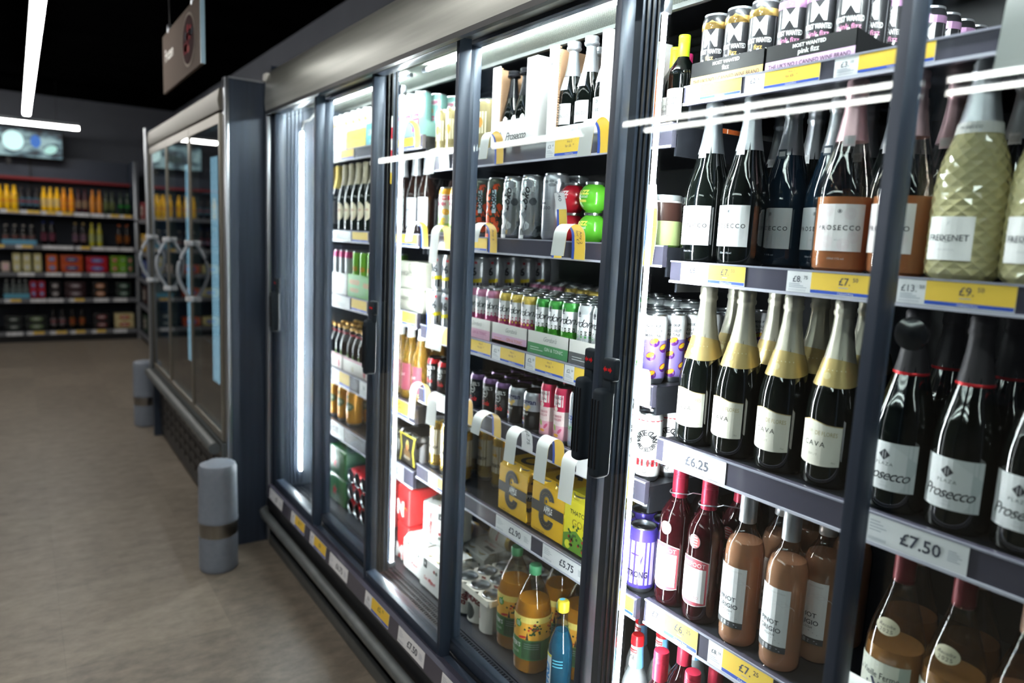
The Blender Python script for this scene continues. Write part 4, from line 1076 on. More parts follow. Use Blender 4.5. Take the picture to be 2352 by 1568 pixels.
def art_cider(g, m1, m2, w, h, mt):
    K = mat((44, 42, 38), .45); gy = mat((110, 106, 96), .45)
    for rr, mm, k in ((.0315, m1, gy), (.029, m2, K)):
        g.ring(-.004, h*.67, rr-.017 if mm is m2 else rr-.022, rr, mm, k, 26, .1, pi); g.ring(-.004, h*.36, rr-.017 if mm is m2 else rr-.022, rr, mm, k, 26, pi, 2*pi-.1)
        g.rect(-.004-rr, -.004-rr+(.017 if mm is m2 else .022), h*.36, h*.67, mm, k, .2)
    m3 = flat(-.067-.001, .0012); m4 = flat(-.067-.001, .0016)
    g.rect(-w/2, w/2, h*.415, h*.60, m3, K, .2); g.text('TESCO', .0075, .004, h*.575, m4, M_white, maxw=.02); g.text('APPLE', .021, .004, h*.515, m4, M_white, bold=.03, maxw=.036); g.text('CIDER', .007, .004, h*.45, m4, M_white)
    for i in range(9):
        a = .2+i*.34; g.ell(-.004+.0205*cos(a), h*.67+.0205*sin(a), .0008, .0008, m4, mat((240, 200, 80)), 6); g.ell(-.004+.0205*cos(a), h*.36-.0205*sin(a), .0008, .0008, m4, mat((240, 200, 80)), 6)
    g.ell(-.004, h*.655, .004, .0045, m4, K, 12); g.text('4 X 440ML CANS', .0065, -.03, h*.09, m4, K, align='c')
    g.ring(.0, .0, .022, .036, mt, K, 24, .4, 5.9)
yelcan = lambda: can(.033, .147, [(.147, gloss((236, 186, 44), .4))], can_c)
cider_pack = lambda: sleeve_pack((238, 186, 30), art_cider, yelcan)
Z = S(2, 5)
put('cp', cider_pack, 1.168, 1.552, Z, 'yellow four pack of apple cider with a large C, left one', 'multipack', 'yellow cider packs')
put('cp', cider_pack, 1.168, 1.392, Z, 'yellow four pack of apple cider with a large C, right one', 'multipack', 'yellow cider packs')
def art_th(g, m1, m2, w, h, mt):
    K = mat((60, 70, 20)); g.text('THATCHERS', .016, 0, h*.72, m2, K, bold=.01, maxw=w*.8); g.text('GOLD', .026, 0, h*.55, m2, mat((170, 150, 30)), bold=.01)
    g.poly([(-w/2, h*.05), (-w/2, h*.3), (-.02, h*.42), (.03, h*.25), (w/2, h*.36), (w/2, h*.05)], m1, mat((96, 140, 44)), .3)
    for i in range(26): g.ell(-.02+random.uniform(-.03, .03), h*.3+random.uniform(-.03, .03), .004, .004, m2, mat(random.choice([(50, 80, 34), (60, 96, 40), (180, 50, 40)])), 7)
    g.ell(-w*.36, h*.14, .011, .011, m2, mat((226, 226, 60)), 16)
grncan = lambda: can(.033, .147, [(.147, gloss((226, 206, 60), .4))])
put('th', lambda: sleeve_pack((226, 212, 40), art_th, grncan, ends=False), 1.168, 1.255, Z, 'yellow and green four pack of cider beside the door frame', 'multipack')
# purple cans
def purp(g, m1, m2, r, h):
    K = mat((34, 26, 60)); g.rect(-r*1.0, r*1.9, h*.14, h*.80, m1, gloss((206, 188, 236), .15)); g.text('STRONG', h*.13, r*.45, h*.30, m2, K, bold=.04, maxw=r*1.6); g.text('DARK FRUIT', h*.04, r*.4, h*.21, m2, K)
    g.ell(r*.3, h*.60, .010, .0022, m2, gloss((90, 60, 170)), 12, -.1); g.poly([(r*.5, h*.42), (r*.9, h*.62), (r*.75, h*.44)], m2, gloss((60, 40, 110)))
    for i in range(16): g.rect(-r*1.55, -r*1.1, h*(.14+.022*i), h*(.152+.022*i), m2, mat((226, 226, 236)) if i % 3 else K)
prp = lambda: can(.033, .150, [(.150, gloss((92, 74, 190), .35))], purp)
for x, y, t in ((1.128, 1.078, 'purple can, front one beside the mullion'), (1.128, 1.1485, 'purple can, left of the front one'), (1.200, 1.078, 'purple can behind the front one')): put('prp', prp, x, y, Z, t, 'can', 'purple cans')
put('prp', prp, 1.200, 1.1485, Z, 'purple can in the back corner of its group', 'can', 'purple cans')
# ------------------------------------------------------------------ bottles
def glassy(c, trans=.6, rough=.03, ior=1.36): return mat(c, rough, 0, trans, 0, ior, .3)
DG = mat((10, 14, 12), .04, 0, 0, 0, 1.5, .6)          # near black green glass
SPARK = [(.028, .004), (.037, 0), (.0435, .006), (.0448, .018), (.0448, .125), (.0435, .142), (.0385, .165), (.0315, .190), (.0255, .213), (.0205, .238), (.0170, .262), (.0155, .282)]
def foil_part(parent, prof, m, label=None, crinkle=True, name='foil'):
    g = G()
    sh = (lambda a: 1+.018*sin(9*a)+.012*sin(17*a+1)) if crinkle else None
    g.lathe(prof, m, 28, shape=sh)
    return g.obj(name, parent, label)
def label_part(parent, art, name='label', label=None):
    g = G(); art(g)
    return g.obj(name, parent, label, smooth=0)
def wine_body(pr, glass):
    if not isinstance(glass, tuple): return G().lathe(pr, glass, 32).obj('wine_bottle')
    shell, wine, fill = glass
    o = G().lathe(pr, shell, 32).obj('wine_bottle')
    q = [(0, .006)]+[(max(r-.0016, .001), z+.0015) for r, z in pr if z+.0015 < fill]
    for (a, b), (c, d) in zip(pr, pr[1:]):
        if b <= fill <= d and d > b: q += [(a+(c-a)*(fill-b)/(d-b)-.0016, fill), (0, fill)]; break
    G().lathe(q, wine, 32).obj('wine', o, 'wine inside the bottle')
    return o
def sparkling(glass, foil, lab, H=.315, foil_low=.225, neck=None, foil_lab=None, prof=None, extra=None):
    def f():
        pr = prof or SPARK
        k = H/.315; pr = [(r, z*k) for r, z in pr]
        o = wine_body(pr, glass)
        def rad(z):
            for (a, b), (c, d) in zip(pr, pr[1:]):
                if b <= z <= d and d > b: return a+(c-a)*(z-b)/(d-b)
            return pr[-1][0]
        fp = [(rad(foil_low*k)+.0005, foil_low*k)]+[(r+.0006, z) for r, z in pr if z > foil_low*k+.006]
        z1 = fp[-1][1]
        fp += [(.0158, z1+.004*k), (.0178, z1+.007*k), (.0182, z1+.012*k), (.0164, z1+.016*k), (.0168, z1+.020*k), (.0172, z1+.028*k), (.0150, H-.001), (0, H)]
        foil_part(o, fp, foil, foil_lab)
        label_part(o, lambda g: lab(g, pr))
        if extra: extra(o, pr, rad)
        return o
    return f
K1 = mat((70, 72, 78)); K2 = mat((196, 198, 204)); GOLD = mat((206, 176, 110), .35, .6)
def lab_pros(word, tint, w=.040, h0=.036, h1=.112, deco=(222, 226, 230)):
    def f(g, pr):
        m1 = cyl(.0448, .0004); m2 = cyl(.0448, .0009); c = .0
        g.rect(-w, w, h0, h1, m1, mat(tint, .55), .008)
        rnd = random.Random(4); D = mat(deco)
        for u, v in ((-.6, .85), (.5, .8), (-.5, .2), (.3, .15), (.75, .3), (-.8, .5)):
            for k in (.004, .0065, .009): g.ring(u*w*.8, h0+(h1-h0)*v, k-.0005, k, m2, D, 14)
        g.text(word, .0112, 0, h0+(h1-h0)*.50, m2, mat((34, 36, 42)), bold=.014, sp=1.35, maxw=w*1.7, lim=.008)
        g.text('BRUT', .004, 0, h0+(h1-h0)*.24, m2, K2); g.ring(0, h0+(h1-h0)*.85, .0025, .0032, m2, K1, 14); g.ell(0, h0+(h1-h0)*.85, .0012, .002, m2, K1, 8)
        g.text('150ml 11% vol', .0045, 0, .024, cyl(.0448, .0006), K2, maxw=.05)
    return f
def necklab(c, u=.009, v0=.205, v1=.222):
    def ex(o, pr, rad):
        def art(g):
            r = rad((v0+v1)/2)+.0016; g.rect(-u, u, v0, v1, cyl(r, .0005), mat(c, .5), .006); g.rect(-u*.7, u*.7, v0+.004, v1-.004, cyl(r, .0009), mat((206, 206, 208)), .006)
        label_part(o, art, 'neck_label')
    return ex
F_sil = mat((206, 210, 216), .34, .75); F_pnk = mat((226, 190, 196), .36, .7); F_gld = mat((216, 211, 194), .36, .7); F_blk = mat((64, 60, 64), .5, .3)
pros = sparkling(DG, F_sil, lab_pros('PROSECCO', (238, 240, 242)), .313, .215, extra=necklab((226, 228, 230)))
blue = sparkling(mat((22, 44, 62), .04, 0, .25, 0, 1.5, .6), F_sil, lab_pros('PROSECCO', (222, 228, 232)), .310, .215, extra=necklab((70, 84, 96)))  # blue of a reflection put into the glass and neck label colours
rose = sparkling((M_bglass, mat((247, 170, 118), .05, 0, .4, 0, 1.34), .124), F_pnk, lab_pros('PROSECCO', (244, 240, 240), deco=(230, 206, 214)), .3145, .215, extra=necklab((216, 204, 208)))  # wine stops low so the upper glass stays dark, imitating refraction
Z = S(3, 2)
B3 = 'bottle'
put('pros', pros, 1.140, .984, Z, 'dark prosecco bottle with silver foil and white label, leftmost on its shelf', B3, 'silver foil prosecco')
put('pros', pros, 1.140, .893, Z, 'dark prosecco bottle with silver foil and white label, second from the left on its shelf', B3, 'silver foil prosecco')
put('rose', rose, 1.145, .694, Z, 'rosé prosecco bottle with pink foil and white label', B3, 'pink foil prosecco', FR+.4)
put('rose', rose, 1.150, .600, Z, 'rosé prosecco bottle half hidden behind the door post', B3, 'pink foil prosecco')
put('blue', blue, 1.228, .866, Z, 'prosecco bottle tinted with a blue reflection, standing behind, left of the pink foil one', B3, 'bluish prosecco')
put('blue', blue, 1.228, .773, Z, 'prosecco bottle tinted with a blue reflection, standing behind, just left of the pink foil one', B3, 'bluish prosecco')
for x, y in ((1.245, .975), (1.322, .88), (1.345, .975), (1.345, .785), (1.257, .680), (1.35, .69)):
    put('pros', pros, x, y, Z, 'silver foil prosecco bottle in the back rows, mostly its foil showing', B3, 'silver foil prosecco at the back')
for x, y in ((1.25, .584), (1.35, .584)): put('rose', rose, x, y, Z, 'pink foil rosé bottle in the back rows behind the door post', B3, 'pink foil prosecco at the back')
# faceted bottle
def faceted():
    g = G(); prof = [(.030, .004), (.040, 0), (.047, .008), (.0485, .02), (.0488, .10), (.048, .13), (.0455, .155), (.040, .18), (.0335, .200), (.0275, .218)]
    seg = 28; zs = [.010+i*.0089 for i in range(23)]; vs = []; fs = []
    def rad(z):
        for (a, b), (c, d) in zip(prof, prof[1:]):
            if b <= z <= d and d > b: return a+(c-a)*(z-b)/(d-b)
        return prof[-1][0]
    vs.append((0, 0, .003))
    rings = [(.038, 0, 0)]+[(rad(z), z, 1) for z in zs]+[(.0265, .222, 0)]
    for j, (r, z, d) in enumerate(rings):
        for i in range(seg):
            a = 2*pi*i/seg; q = r*(1+(.022 if (i+j) % 2 else -.022)*d)
            vs.append((q*cos(a), q*sin(a), z))
    for i in range(seg): fs.append((0, 1+(i+1) % seg, 1+i))
    for j in range(len(rings)-1):
        o = 1+j*seg; p = o+seg
        for i in range(seg):
            i2 = (i+1) % seg
            if (i+j) % 2 == 0: fs += [(o+i, o+i2, p+i), (o+i2, p+i2, p+i)]
            else: fs += [(o+i, o+i2, p+i2), (o+i, p+i2, p+i)]
    fs.append(tuple(1+(len(rings)-1)*seg+i for i in range(seg)))
    g.add(vs, fs, mat((251, 243, 188), .03, 0, .52, 0, 1.42, .8))
    o = g.obj('wine_bottle', None, None, 0)
    foil_part(o, [(.0305, .212), (.0272, .226), (.0225, .250), (.0190, .275), (.0175, .290), (.0195, .294), (.0200, .2985), (.0180, .302), (.0188, .308), (.0160, .313), (0, .3135)], F_sil)
    def nk(g): g.lathe([(.0312, .210), (.0285, .226)], mat((228, 228, 224), .5), 28); g.text('PROSECCO', .006, 0, .218, lambda u, v: ((.0303)*sin(u/.03), -(.0303)*cos(u/.03), v), K1, lim=.006)
    label_part(o, nk, 'neck_band', 'white neck band')
    def lb(g):
        m1 = cyl(.0502, .0004); m2 = cyl(.0502, .0009); g.rect(-.036, .030, .030, .092, m1, mat((240, 240, 238), .5), .008)
        g.text('FREIXENET', .0125, -.003, .062, m2, K1, bold=.008, maxw=.056, lim=.008); g.ring(-.003, .066, .010, .0106, m2, K1, 18, 3.6, 5.2); g.text('PROSECCO', .0045, -.003, .045, m2, K2); g.text('F', .010, -.003, .082, m2, K2, shear=.3)
    label_part(o, lb)
    return o
put('frx', faceted, 1.150, .503, Z, 'pale gold bottle with diamond cut glass, beside the door post', B3, 'diamond cut bottles')
put('frx', faceted, 1.150, .402, Z, 'pale gold bottle with diamond cut glass, cut by the right picture edge', B3, 'diamond cut bottles')
for x, y in ((1.26, .49), (1.26, .39)): put('pros', pros, x, y, Z, 'dark silver foil bottle behind the diamond cut ones', B3, 'silver foil bottles behind')
# cava
def lab_cava(g, pr):
    m1 = cyl(.0448, .0004); m2 = cyl(.0448, .0009); c = mat((236, 232, 218), .55); w = .040
    top = [(-w+2*w*i/16, .112+.005*sin(pi*1.5*i/16)*(1 if i < 11 else .3)) for i in range(17)]
    bot = [(w-2*w*i/16, .042-.003*sin(pi*i/16)) for i in range(17)]
    g.poly(top+bot, m1, c, .007)
    for (a, b), (d, e) in zip(top, top[1:]): g.poly([(a, b-.0012), (d, e-.0012), (d, e), (a, b)], m2, GOLD)
    g.text('CONDESA', .007, -.022, .098, m2, mat((196, 184, 150)), maxw=.028, lim=.008); g.text('DE FLORES', .0105, .015, .096, m2, mat((186, 168, 116)), maxw=.036, lim=.008)
    g.text('CAVA', .0125, -.004, .077, m2, mat((60, 58, 56)), bold=.004, sp=1.3, lim=.008); g.text('BRUT', .006, -.004, .058, m2, mat((170, 164, 150)), sp=1.2); fine(g, -.02, .018, .064, .068, 1, m2, mat((206, 200, 184))); g.text('75cl', .004, .03, .048, m2, mat((120, 118, 110)))
def cava_band(o, pr, rad):
    g = G(); lo = []
    n = 36; vs = []; fs = []
    for i in range(n+1):
        a = 2*pi*i/n; z0 = .186+.010*cos(a)-.006*abs(sin(a)); z1 = .216-.006*cos(a)
        for z in (z0, (z0+z1)/2, z1): r = rad(z)+.0017; vs.append((r*sin(a), r*cos(a), z))
    for i in range(n): o_ = i*3; fs += [(o_, o_+3, o_+4, o_+1), (o_+1, o_+4, o_+5, o_+2)]
    g.add(vs, fs, mat((206, 182, 122), .4, .6)); m2 = lambda u, v: ((rad(v)+.0024)*sin(u/.032), -(rad(v)+.0024)*cos(u/.032), v)
    g.ell(0, .193, .006, .006, m2, mat((226, 208, 160), .3, .7), 14)
    for k in range(9): g.ell(-.028+k*.007, .203, .0012, .0012, m2, mat((236, 222, 180), .3, .7), 8)
    g.obj('neck_band', o, 'gold embossed band')
cava = sparkling(DG, F_gld, lab_cava, .322, .200, extra=cava_band)
Z = S(3, 3)
for i, (x, y) in enumerate(((1.140, .960), (1.140, .868), (1.145, .770), (1.150, .675))):
    put('cava', cava, x, y, Z, f'dark cava bottle with gold foil and cream label, {ORD[i]} from the left', B3, 'cava bottles')
for x, y in ((1.24, .972), (1.24, .872), (1.24, .778), (1.24, .685), (1.34, .92), (1.34, .82), (1.34, .72)):
    put('cava', cava, x, y, Z, 'cava bottle with gold foil in the back rows', B3, 'cava bottles at the back')
# black foil prosecco
def lab_plaza(g, pr):
    m1 = cyl(.0448, .0004); m2 = cyl(.0448, .0009); m3 = cyl(.0448, .0007); w = .044
    g.rect(-w, w, .036, .112, m1, mat((238, 240, 242), .5), .008)
    for p, c in (([(.002, .112), (w, .112), (w, .085)], (226, 230, 232)), ([(w*.5, .036), (w, .07), (w, .036)], (222, 226, 228)), ([(-w, .036), (-w, .06), (-.01, .036)], (230, 234, 236))): g.poly(p, m3, mat(c), .008)
    g.rect(w*.68, w, .036, .112, m3, mat((206, 214, 216)), .008)
    g.poly([(-.012, .092), (-.003, .101), (.006, .092), (-.003, .083)], m2, mat((62, 62, 68)), .008)
    for k in (-1, 1): g.rect(-.003+k*.002-.0006, -.003+k*.002+.0006, .087, .097, cyl(.0448, .0012), mat((200, 200, 204)))
    g.text('PLAZA', .0075, -.002, .078, m2, mat((90, 92, 98)), sp=1.3, lim=.008); g.text('Prosecco', .0245, .0, .061, m2, mat((52, 52, 60)), shear=.4, sp=.85, maxw=.074, lim=.006)
    g.text('DOC', .004, 0, .048, m2, K2); g.text('TREVISO', .004, 0, .043, m2, K2)
def red_ring(o, pr, rad):
    g = G(); r = rad(.222)+.0014; g.lathe([(r, .217), (r+.0006, .219), (r-.0004, .2215)], mat((226, 40, 50), .3, .4), 28); g.obj('foil_ring', o, 'red ring')
plaza = sparkling(DG, F_blk, lab_plaza, .318, .219, extra=red_ring)
for i, (y, t) in enumerate(((.553, 'black foil prosecco with red ring, beside the door post'), (.461, 'black foil prosecco with red ring, second from the door post'), (.369, 'black foil prosecco with red ring, cut by the right picture edge'))):
    put('plaza', plaza, 1.145, y, Z, t, B3, 'black foil prosecco')
for x, y in ((1.265, .552), (1.265, .462), (1.265, .372)): put('plaza', plaza, x, y, Z, 'black foil prosecco in the second row, only its red ring gleaming', B3, 'black foil prosecco at the back')
tg = G(); tg.lathe([(0, 0), (.024, .001), (.0255, .006), (.024, .012), (.008, .016), (0, .0165)], mat((18, 18, 20), .15, 0, 0, 0, 1.5, .5), 30)
o = tg.obj('security_tag'); o.location = (1.088, .528, 1.288); o.rotation_euler = (0, -pi/2, 0); tag(o, 'round black security tag hanging at the neck of a black foil bottle', 'security tag')
G().tube([(0, 0, .0), (.0, .015, -.012), (.012, .02, -.02)], .0015, M_silver, 6).obj('cord', o)
# still wines
STILL = [(.026, .006), (.033, 0), (.0365, .005), (.0372, .014), (.0372, .175), (.0362, .188), (.0320, .203), (.0240, .217), (.0175, .228), (.0148, .240), (.0142, .290), (.0152, .2905), (.0152, .296)]
def still(glass, capm, lab, cap_low=.238, H=.300, extra=None, ribs=True, prof=None, cap_label=None):
    def f():
        pr = [(r, z*H/.300) for r, z in (prof or STILL)]
        o = wine_body(pr, glass)
        cl = cap_low*H/.300; g = G(); cp = [(.0150, cl), (.0162, cl+.001)]
        if ribs:
            for k in range(4): cp += [(.0162, H-.026+k*.004), (.0156, H-.0245+k*.004), (.0162, H-.023+k*.004)]
        cp += [(.0162, H-.003), (.0150, H), (0, H+.0005)]
        g.lathe(cp, capm, 26); g.obj('screw_cap', o, cap_label)
        if lab: label_part(o, lambda g: lab(g, pr))
        if extra: extra(o, pr)
        return o
    return f
PK = mat((200, 90, 104)); PKL = mat((226, 150, 158))
def lab_moscato(g, pr):
    m1 = cyl(.0372, .0004); m2 = cyl(.0372, .0008); m3 = cyl(.0372, .0011); w = .036
    def outline(s, b): return [(-w*s+2*w*s*i/12, .138-b-.006*(1-sin(pi*i/12))) for i in range(13)]+[(w*s-2*w*s*i/12, .040+b+.006*(1-sin(pi*i/12))-.004) for i in range(13)]
    g.poly(outline(1, 0), m1, mat((244, 238, 238)), .007); g.poly(outline(.96, .0018), m2, PK, .007); g.rect(-w*.86, w*.86, .046, .117, m3, mat((240, 238, 240)), .007)
    m4 = cyl(.0372, .0014)
    g.text('BAREFOOT', .0125, 0, .1245, m3, mat((246, 232, 234)), bold=.01, maxw=w*1.6, lim=.007); g.text('PINK', .0075, .002, .066, m4, mat((206, 150, 158)), lim=.007); g.text('MOSCATO', .0075, .002, .056, m4, mat((206, 150, 158)), maxw=.04, lim=.007)
    F = PKL     # footprint
    g.poly([(.001+.0062*cos(a)*(1+.25*sin(a))-.0028*sin(a), .094+.0155*sin(a)) for a in [i*pi/10 for i in range(20)]], m4, F, .007)
    for i in range(5): g.ell(-.004+i*.0032, .1105-i*.0012, .0016-.0002*i, .0018-.0002*i, m4, F, 8)
def disc(o, pr):
    def art(g):
        q = prof_map(pr, .030, .0009); q2 = prof_map(pr, .030, .0014)
        g.ell(.002, .172, .0135, .0145, cyl(.0372, .0006), mat((150, 140, 140), .3, .6), 24); g.ell(.002, .172, .012, .013, cyl(.0372, .0010), mat((226, 96, 100)), 24)
        for k in range(4): g.rect(-.006+.001*(k % 2), .010-.001*(k % 2), .163+k*.0055, .1655+k*.0055, cyl(.0372, .0013), mat((246, 214, 212)))
    label_part(o, art, 'sticker', 'round red sticker')
mosc = still(mat((52, 11, 18), .03, 0, .4, 0, 1.36, .5), mat((170, 44, 70), .35, .4), lab_moscato, .222, .300, disc)
def lab_pinot(g, pr):
    m1 = cyl(.0372, .0004); m2 = cyl(.0372, .0009); w = .031
    g.rect(-w, w, .050, .158, m1, mat((244, 245, 247), .5), .008)
    g.text('PINOT', .0125, -.003, .094, m2, mat((60, 64, 74)), bold=.014, maxw=.044, lim=.007); g.text('GRIGIO', .0125, -.001, .080, m2, mat((60, 64, 74)), bold=.014, maxw=.044, lim=.007); g.text('BLUSH', .006, 0, .070, m2, K1, bold=.01, sp=1.2); fine(g, -.016, .02, .056, .065, 3, m2)
    for k in range(9): g.ring(-.02+k*.006, .125-.004*(k % 3), .012, .0125, m2, mat((226, 228, 232)), 12, .4, 2.4)
    g.text("DELLE VENEZIE D'ITALIA", .004, 0, .150, m2, K2, maxw=.045)
    m3 = cyl(.0372, .0006); g.rect(-w, w, .038, .050, m3, mat((70, 72, 76)), .008); fine(g, .004, .026, .040, .047, 2, m2, M_pale); g.rect(-.012, .0, .040, .048, m2, mat((150, 152, 156)))
pinot = still((M_bglass, mat((251, 198, 162), .05, 0, .52, 0, 1.34), .205), mat((206, 208, 212), .35, .7), lab_pinot, .240, .300, None, False)
Z = S(3, 4)
put('mosc', mosc, 1.130, .984, Z, 'pink moscato bottle with burgundy cap, left one', B3, 'pink moscato bottles')
put('mosc', mosc, 1.130, .906, Z, 'pink moscato bottle with burgundy cap, right one', B3, 'pink moscato bottles')
for x, y in ((1.225, .985), (1.225, .90), (1.32, .94)): put('mosc', mosc, x, y, Z, 'pink moscato bottle in the back rows', B3, 'pink moscato bottles at the back')
put('pin', pinot, 1.130, .812, Z, 'blush pinot bottle with silver cap and tall white label, left one', B3, 'blush pinot bottles')
put('pin', pinot, 1.130, .718, Z, 'blush pinot bottle with silver cap and tall white label, right front one', B3, 'blush pinot bottles')
put('pin', pinot, 1.215, .698, Z, 'blush pinot bottle standing behind the right front one', B3, 'blush pinot bottles')
for x, y in ((1.225, .80), (1.31, .70), (1.31, .79)): put('pin', pinot, x, y, Z, 'blush pinot bottle in the back rows', B3, 'blush pinot bottles at the back')
# wire security collars on the moscato
for y in (.984, .906):
    g = G(); g.tube([(.020*cos(2*pi*i/20), .020*sin(2*pi*i/20), .002*sin(4*pi*i/20)) for i in range(20)], .0016, M_silver, 6, True)
    o = g.obj('security_collar'); o.location = (1.130, y, Z+.244); tag(o, 'wire security collar round the neck of the ' + ('left' if y > .95 else 'right') + ' pink moscato', 'security collar', 'wire collars')
    G().tube([(0, -.021, 0), (.0, -.035, .008), (.03, -.06, .004)], .0012, M_silver, 6).obj('cord', o); G().lathe([(0, 0), (.008, .001), (.008, .006), (0, .008)], M_black, 14, .027, .012).obj('lock', o)
# burgundy shaped rosé
BURG = [(.030, .006), (.038, 0), (.0425, .006), (.0435, .016), (.0435, .115), (.0425, .135), (.0385, .160), (.0320, .185), (.0245, .208), (.0185, .230), (.0152, .252), (.0142, .290), (.0155, .291), (.0155, .297)]
def rooster(g, cu, cv, s, mp, m):
    g.ell(cu, cv, .006*s, .0042*s, mp, m, 12, -.5); g.poly([(cu-.004*s, cv+.001*s), (cu-.007*s, cv+.009*s), (cu-.004*s, cv+.0105*s), (cu, cv+.003*s)], mp, m); g.ell(cu-.0060*s, cv+.0105*s, .0022*s, .0019*s, mp, m, 8)
    for k in range(5):
        a = .2+k*.32; g.ring(cu+.006*s, cv-.001*s, .0055*s, .0066*s, mp, m, 8, a, a+.75); g.poly([(cu+.003*s, cv), (cu+.003*s+.009*s*cos(a), cv+.009*s*sin(a)), (cu+.003*s+.009*s*cos(a+.22), cv+.009*s*sin(a+.22))], mp, m)
    for k in (-.001, .0015): g.rect(cu+k*s-.0003*s, cu+k*s+.0003*s, cv-.009*s, cv-.003*s, mp, m)
def lab_ferme(g, pr):
    m1 = cyl(.0435, .0004); m2 = cyl(.0435, .0009); w = .046; c = mat((220, 222, 208), .55)
    g.rect(-w, w*.62, .036, .114, m1, c, .008); g.rect(w*.62, w, .036, .114, m1, mat((176, 188, 178), .55), .008)
    K = mat((52, 54, 58)); g.text('La Vieille Ferme', .0155, -.006, .091, m2, K, bold=.002, maxw=.072, lim=.007); rooster(g, -.002, .069, 1.25, m2, mat((74, 74, 100))); g.ell(-.018, .066, .0028, .006, m2, mat((96, 96, 116)), 10); g.ell(-.018, .074, .0018, .002, m2, mat((96, 96, 116)), 8)
    g.text('Recolte par la Vieille Ferme', .0065, -.006, .046, m2, K, shear=.3, maxw=.062, lim=.008); fine(g, -.03, .016, .106, .108, 1, m2)
def ferme_neck(o, pr):
    def art(g):
        q = prof_map(pr, .032, .0008); q2 = prof_map(pr, .032, .0013); g.ell(0, .172, .017, .013, q, mat((222, 214, 186), .55), 24, 0, .006); g.text('Recolte', .0075, 0, .174, q2, K1, shear=.3); g.text('2025', .008, 0, .166, q2, K1, sp=1.2)
    label_part(o, art, 'neck_label', 'oval neck label')
ferme = still((M_bglass, mat((222, 168, 104), .05, 0, .5, 0, 1.34), .135), mat((120, 40, 50), .4, .3), lab_ferme, .24, .300, ferme_neck, False, BURG)  # wine ends at label height, standing in for dark refraction above
def lab_prov(g, pr):
    m1 = cyl(.0435, .0004); m2 = cyl(.0435, .0009); n = 28
    g.poly([(.033*math.copysign(abs(cos(a))**.6, cos(a)), .066+.027*math.copysign(abs(sin(a))**.6, sin(a))) for a in [2*pi*i/n for i in range(n)]], m1, mat((222, 204, 206), .55), .008)
    g.text('Cotes de', .014, 0, .074, m2, mat((176, 130, 110)), shear=.4, maxw=.04, lim=.007); g.text('PROVENCE', .0095, 0, .060, m2, mat((150, 120, 124)), bold=.01, maxw=.05, lim=.007); g.text('ROSE', .005, 0, .049, m2, K1)
prov = still((M_bglass, mat((226, 166, 122), .05, 0, .5, 0, 1.34), .15), mat((150, 120, 100), .4, .3), lab_prov, .24, .300, None, False, BURG)
put('ferme', ferme, 1.150, .526, Z, 'rosé bottle with cockerel label, left one at the lower right', B3, 'cockerel label rosé')
put('ferme', ferme, 1.150, .437, Z, 'rosé bottle with cockerel label, right one at the lower right', B3, 'cockerel label rosé')
put('prov', prov, 1.150, .346, Z, 'rosé bottle with rounded pink label at the lower right corner', B3, 'pink label rosé')
for x, y in ((1.245, .55), (1.245, .455), (1.245, .36)): put('prov', prov, x, y, Z, 'rosé bottle standing behind the cockerel label ones', B3, 'rosé bottles at the back')
# upper shelf by the mullion: screw cap wines
def lab_wht(g, pr):
    m1 = cyl(.0372, .0004); m2 = cyl(.0372, .0009); g.rect(-.033, .033, .055, .135, m1, mat((240, 240, 236), .5), .008); g.text('OYSTER', .011, 0, .105, m2, K1, maxw=.05, lim=.008); g.text('COVE', .011, 0, .09, m2, K1, lim=.008); fine(g, -.02, .02, .065, .078, 3, m2)
lime = still(DG, mat((196, 222, 40), .35), lab_wht, .232); pinkc = still(mat((130, 40, 48), .03, 0, .5, 0, 1.36, .5), mat((214, 56, 120), .35), lab_wht, .240); orng = still((M_bglass, mat((244, 130, 70), .05, 0, .3, 0, 1.34), .19), mat((190, 60, 130), .35), lab_wht, .240)
Z = S(2, 1)
MINI = (.78, .78, .68)
put('lime', lime, 1.190, 1.125, Z, 'dark wine with lime green cap, right one, left of the gold tray', B3, 'lime capped wines', sc=MINI); put('lime', lime, 1.250, 1.205, Z, 'dark wine with lime green cap, standing behind the other', B3, 'lime capped wines', sc=MINI)
put('pinkc', pinkc, 1.310, 1.225, Z, 'rosé with pink cap behind the lime capped wines', B3, 'pink capped wines', sc=MINI); put('pinkc', pinkc, 1.150, 1.228, Z, 'rosé with pink cap hidden by the door frame', B3, 'pink capped wines', sc=MINI)
put('orng', orng, 1.140, 1.170, Z, 'orange rosé with purple cap beside the white light tube', B3, 'orange rosé', sc=MINI); put('orng', orng, 1.32, 1.09, Z, 'orange rosé at the back of the top shelf by the mullion', B3, 'orange rosé', sc=MINI)
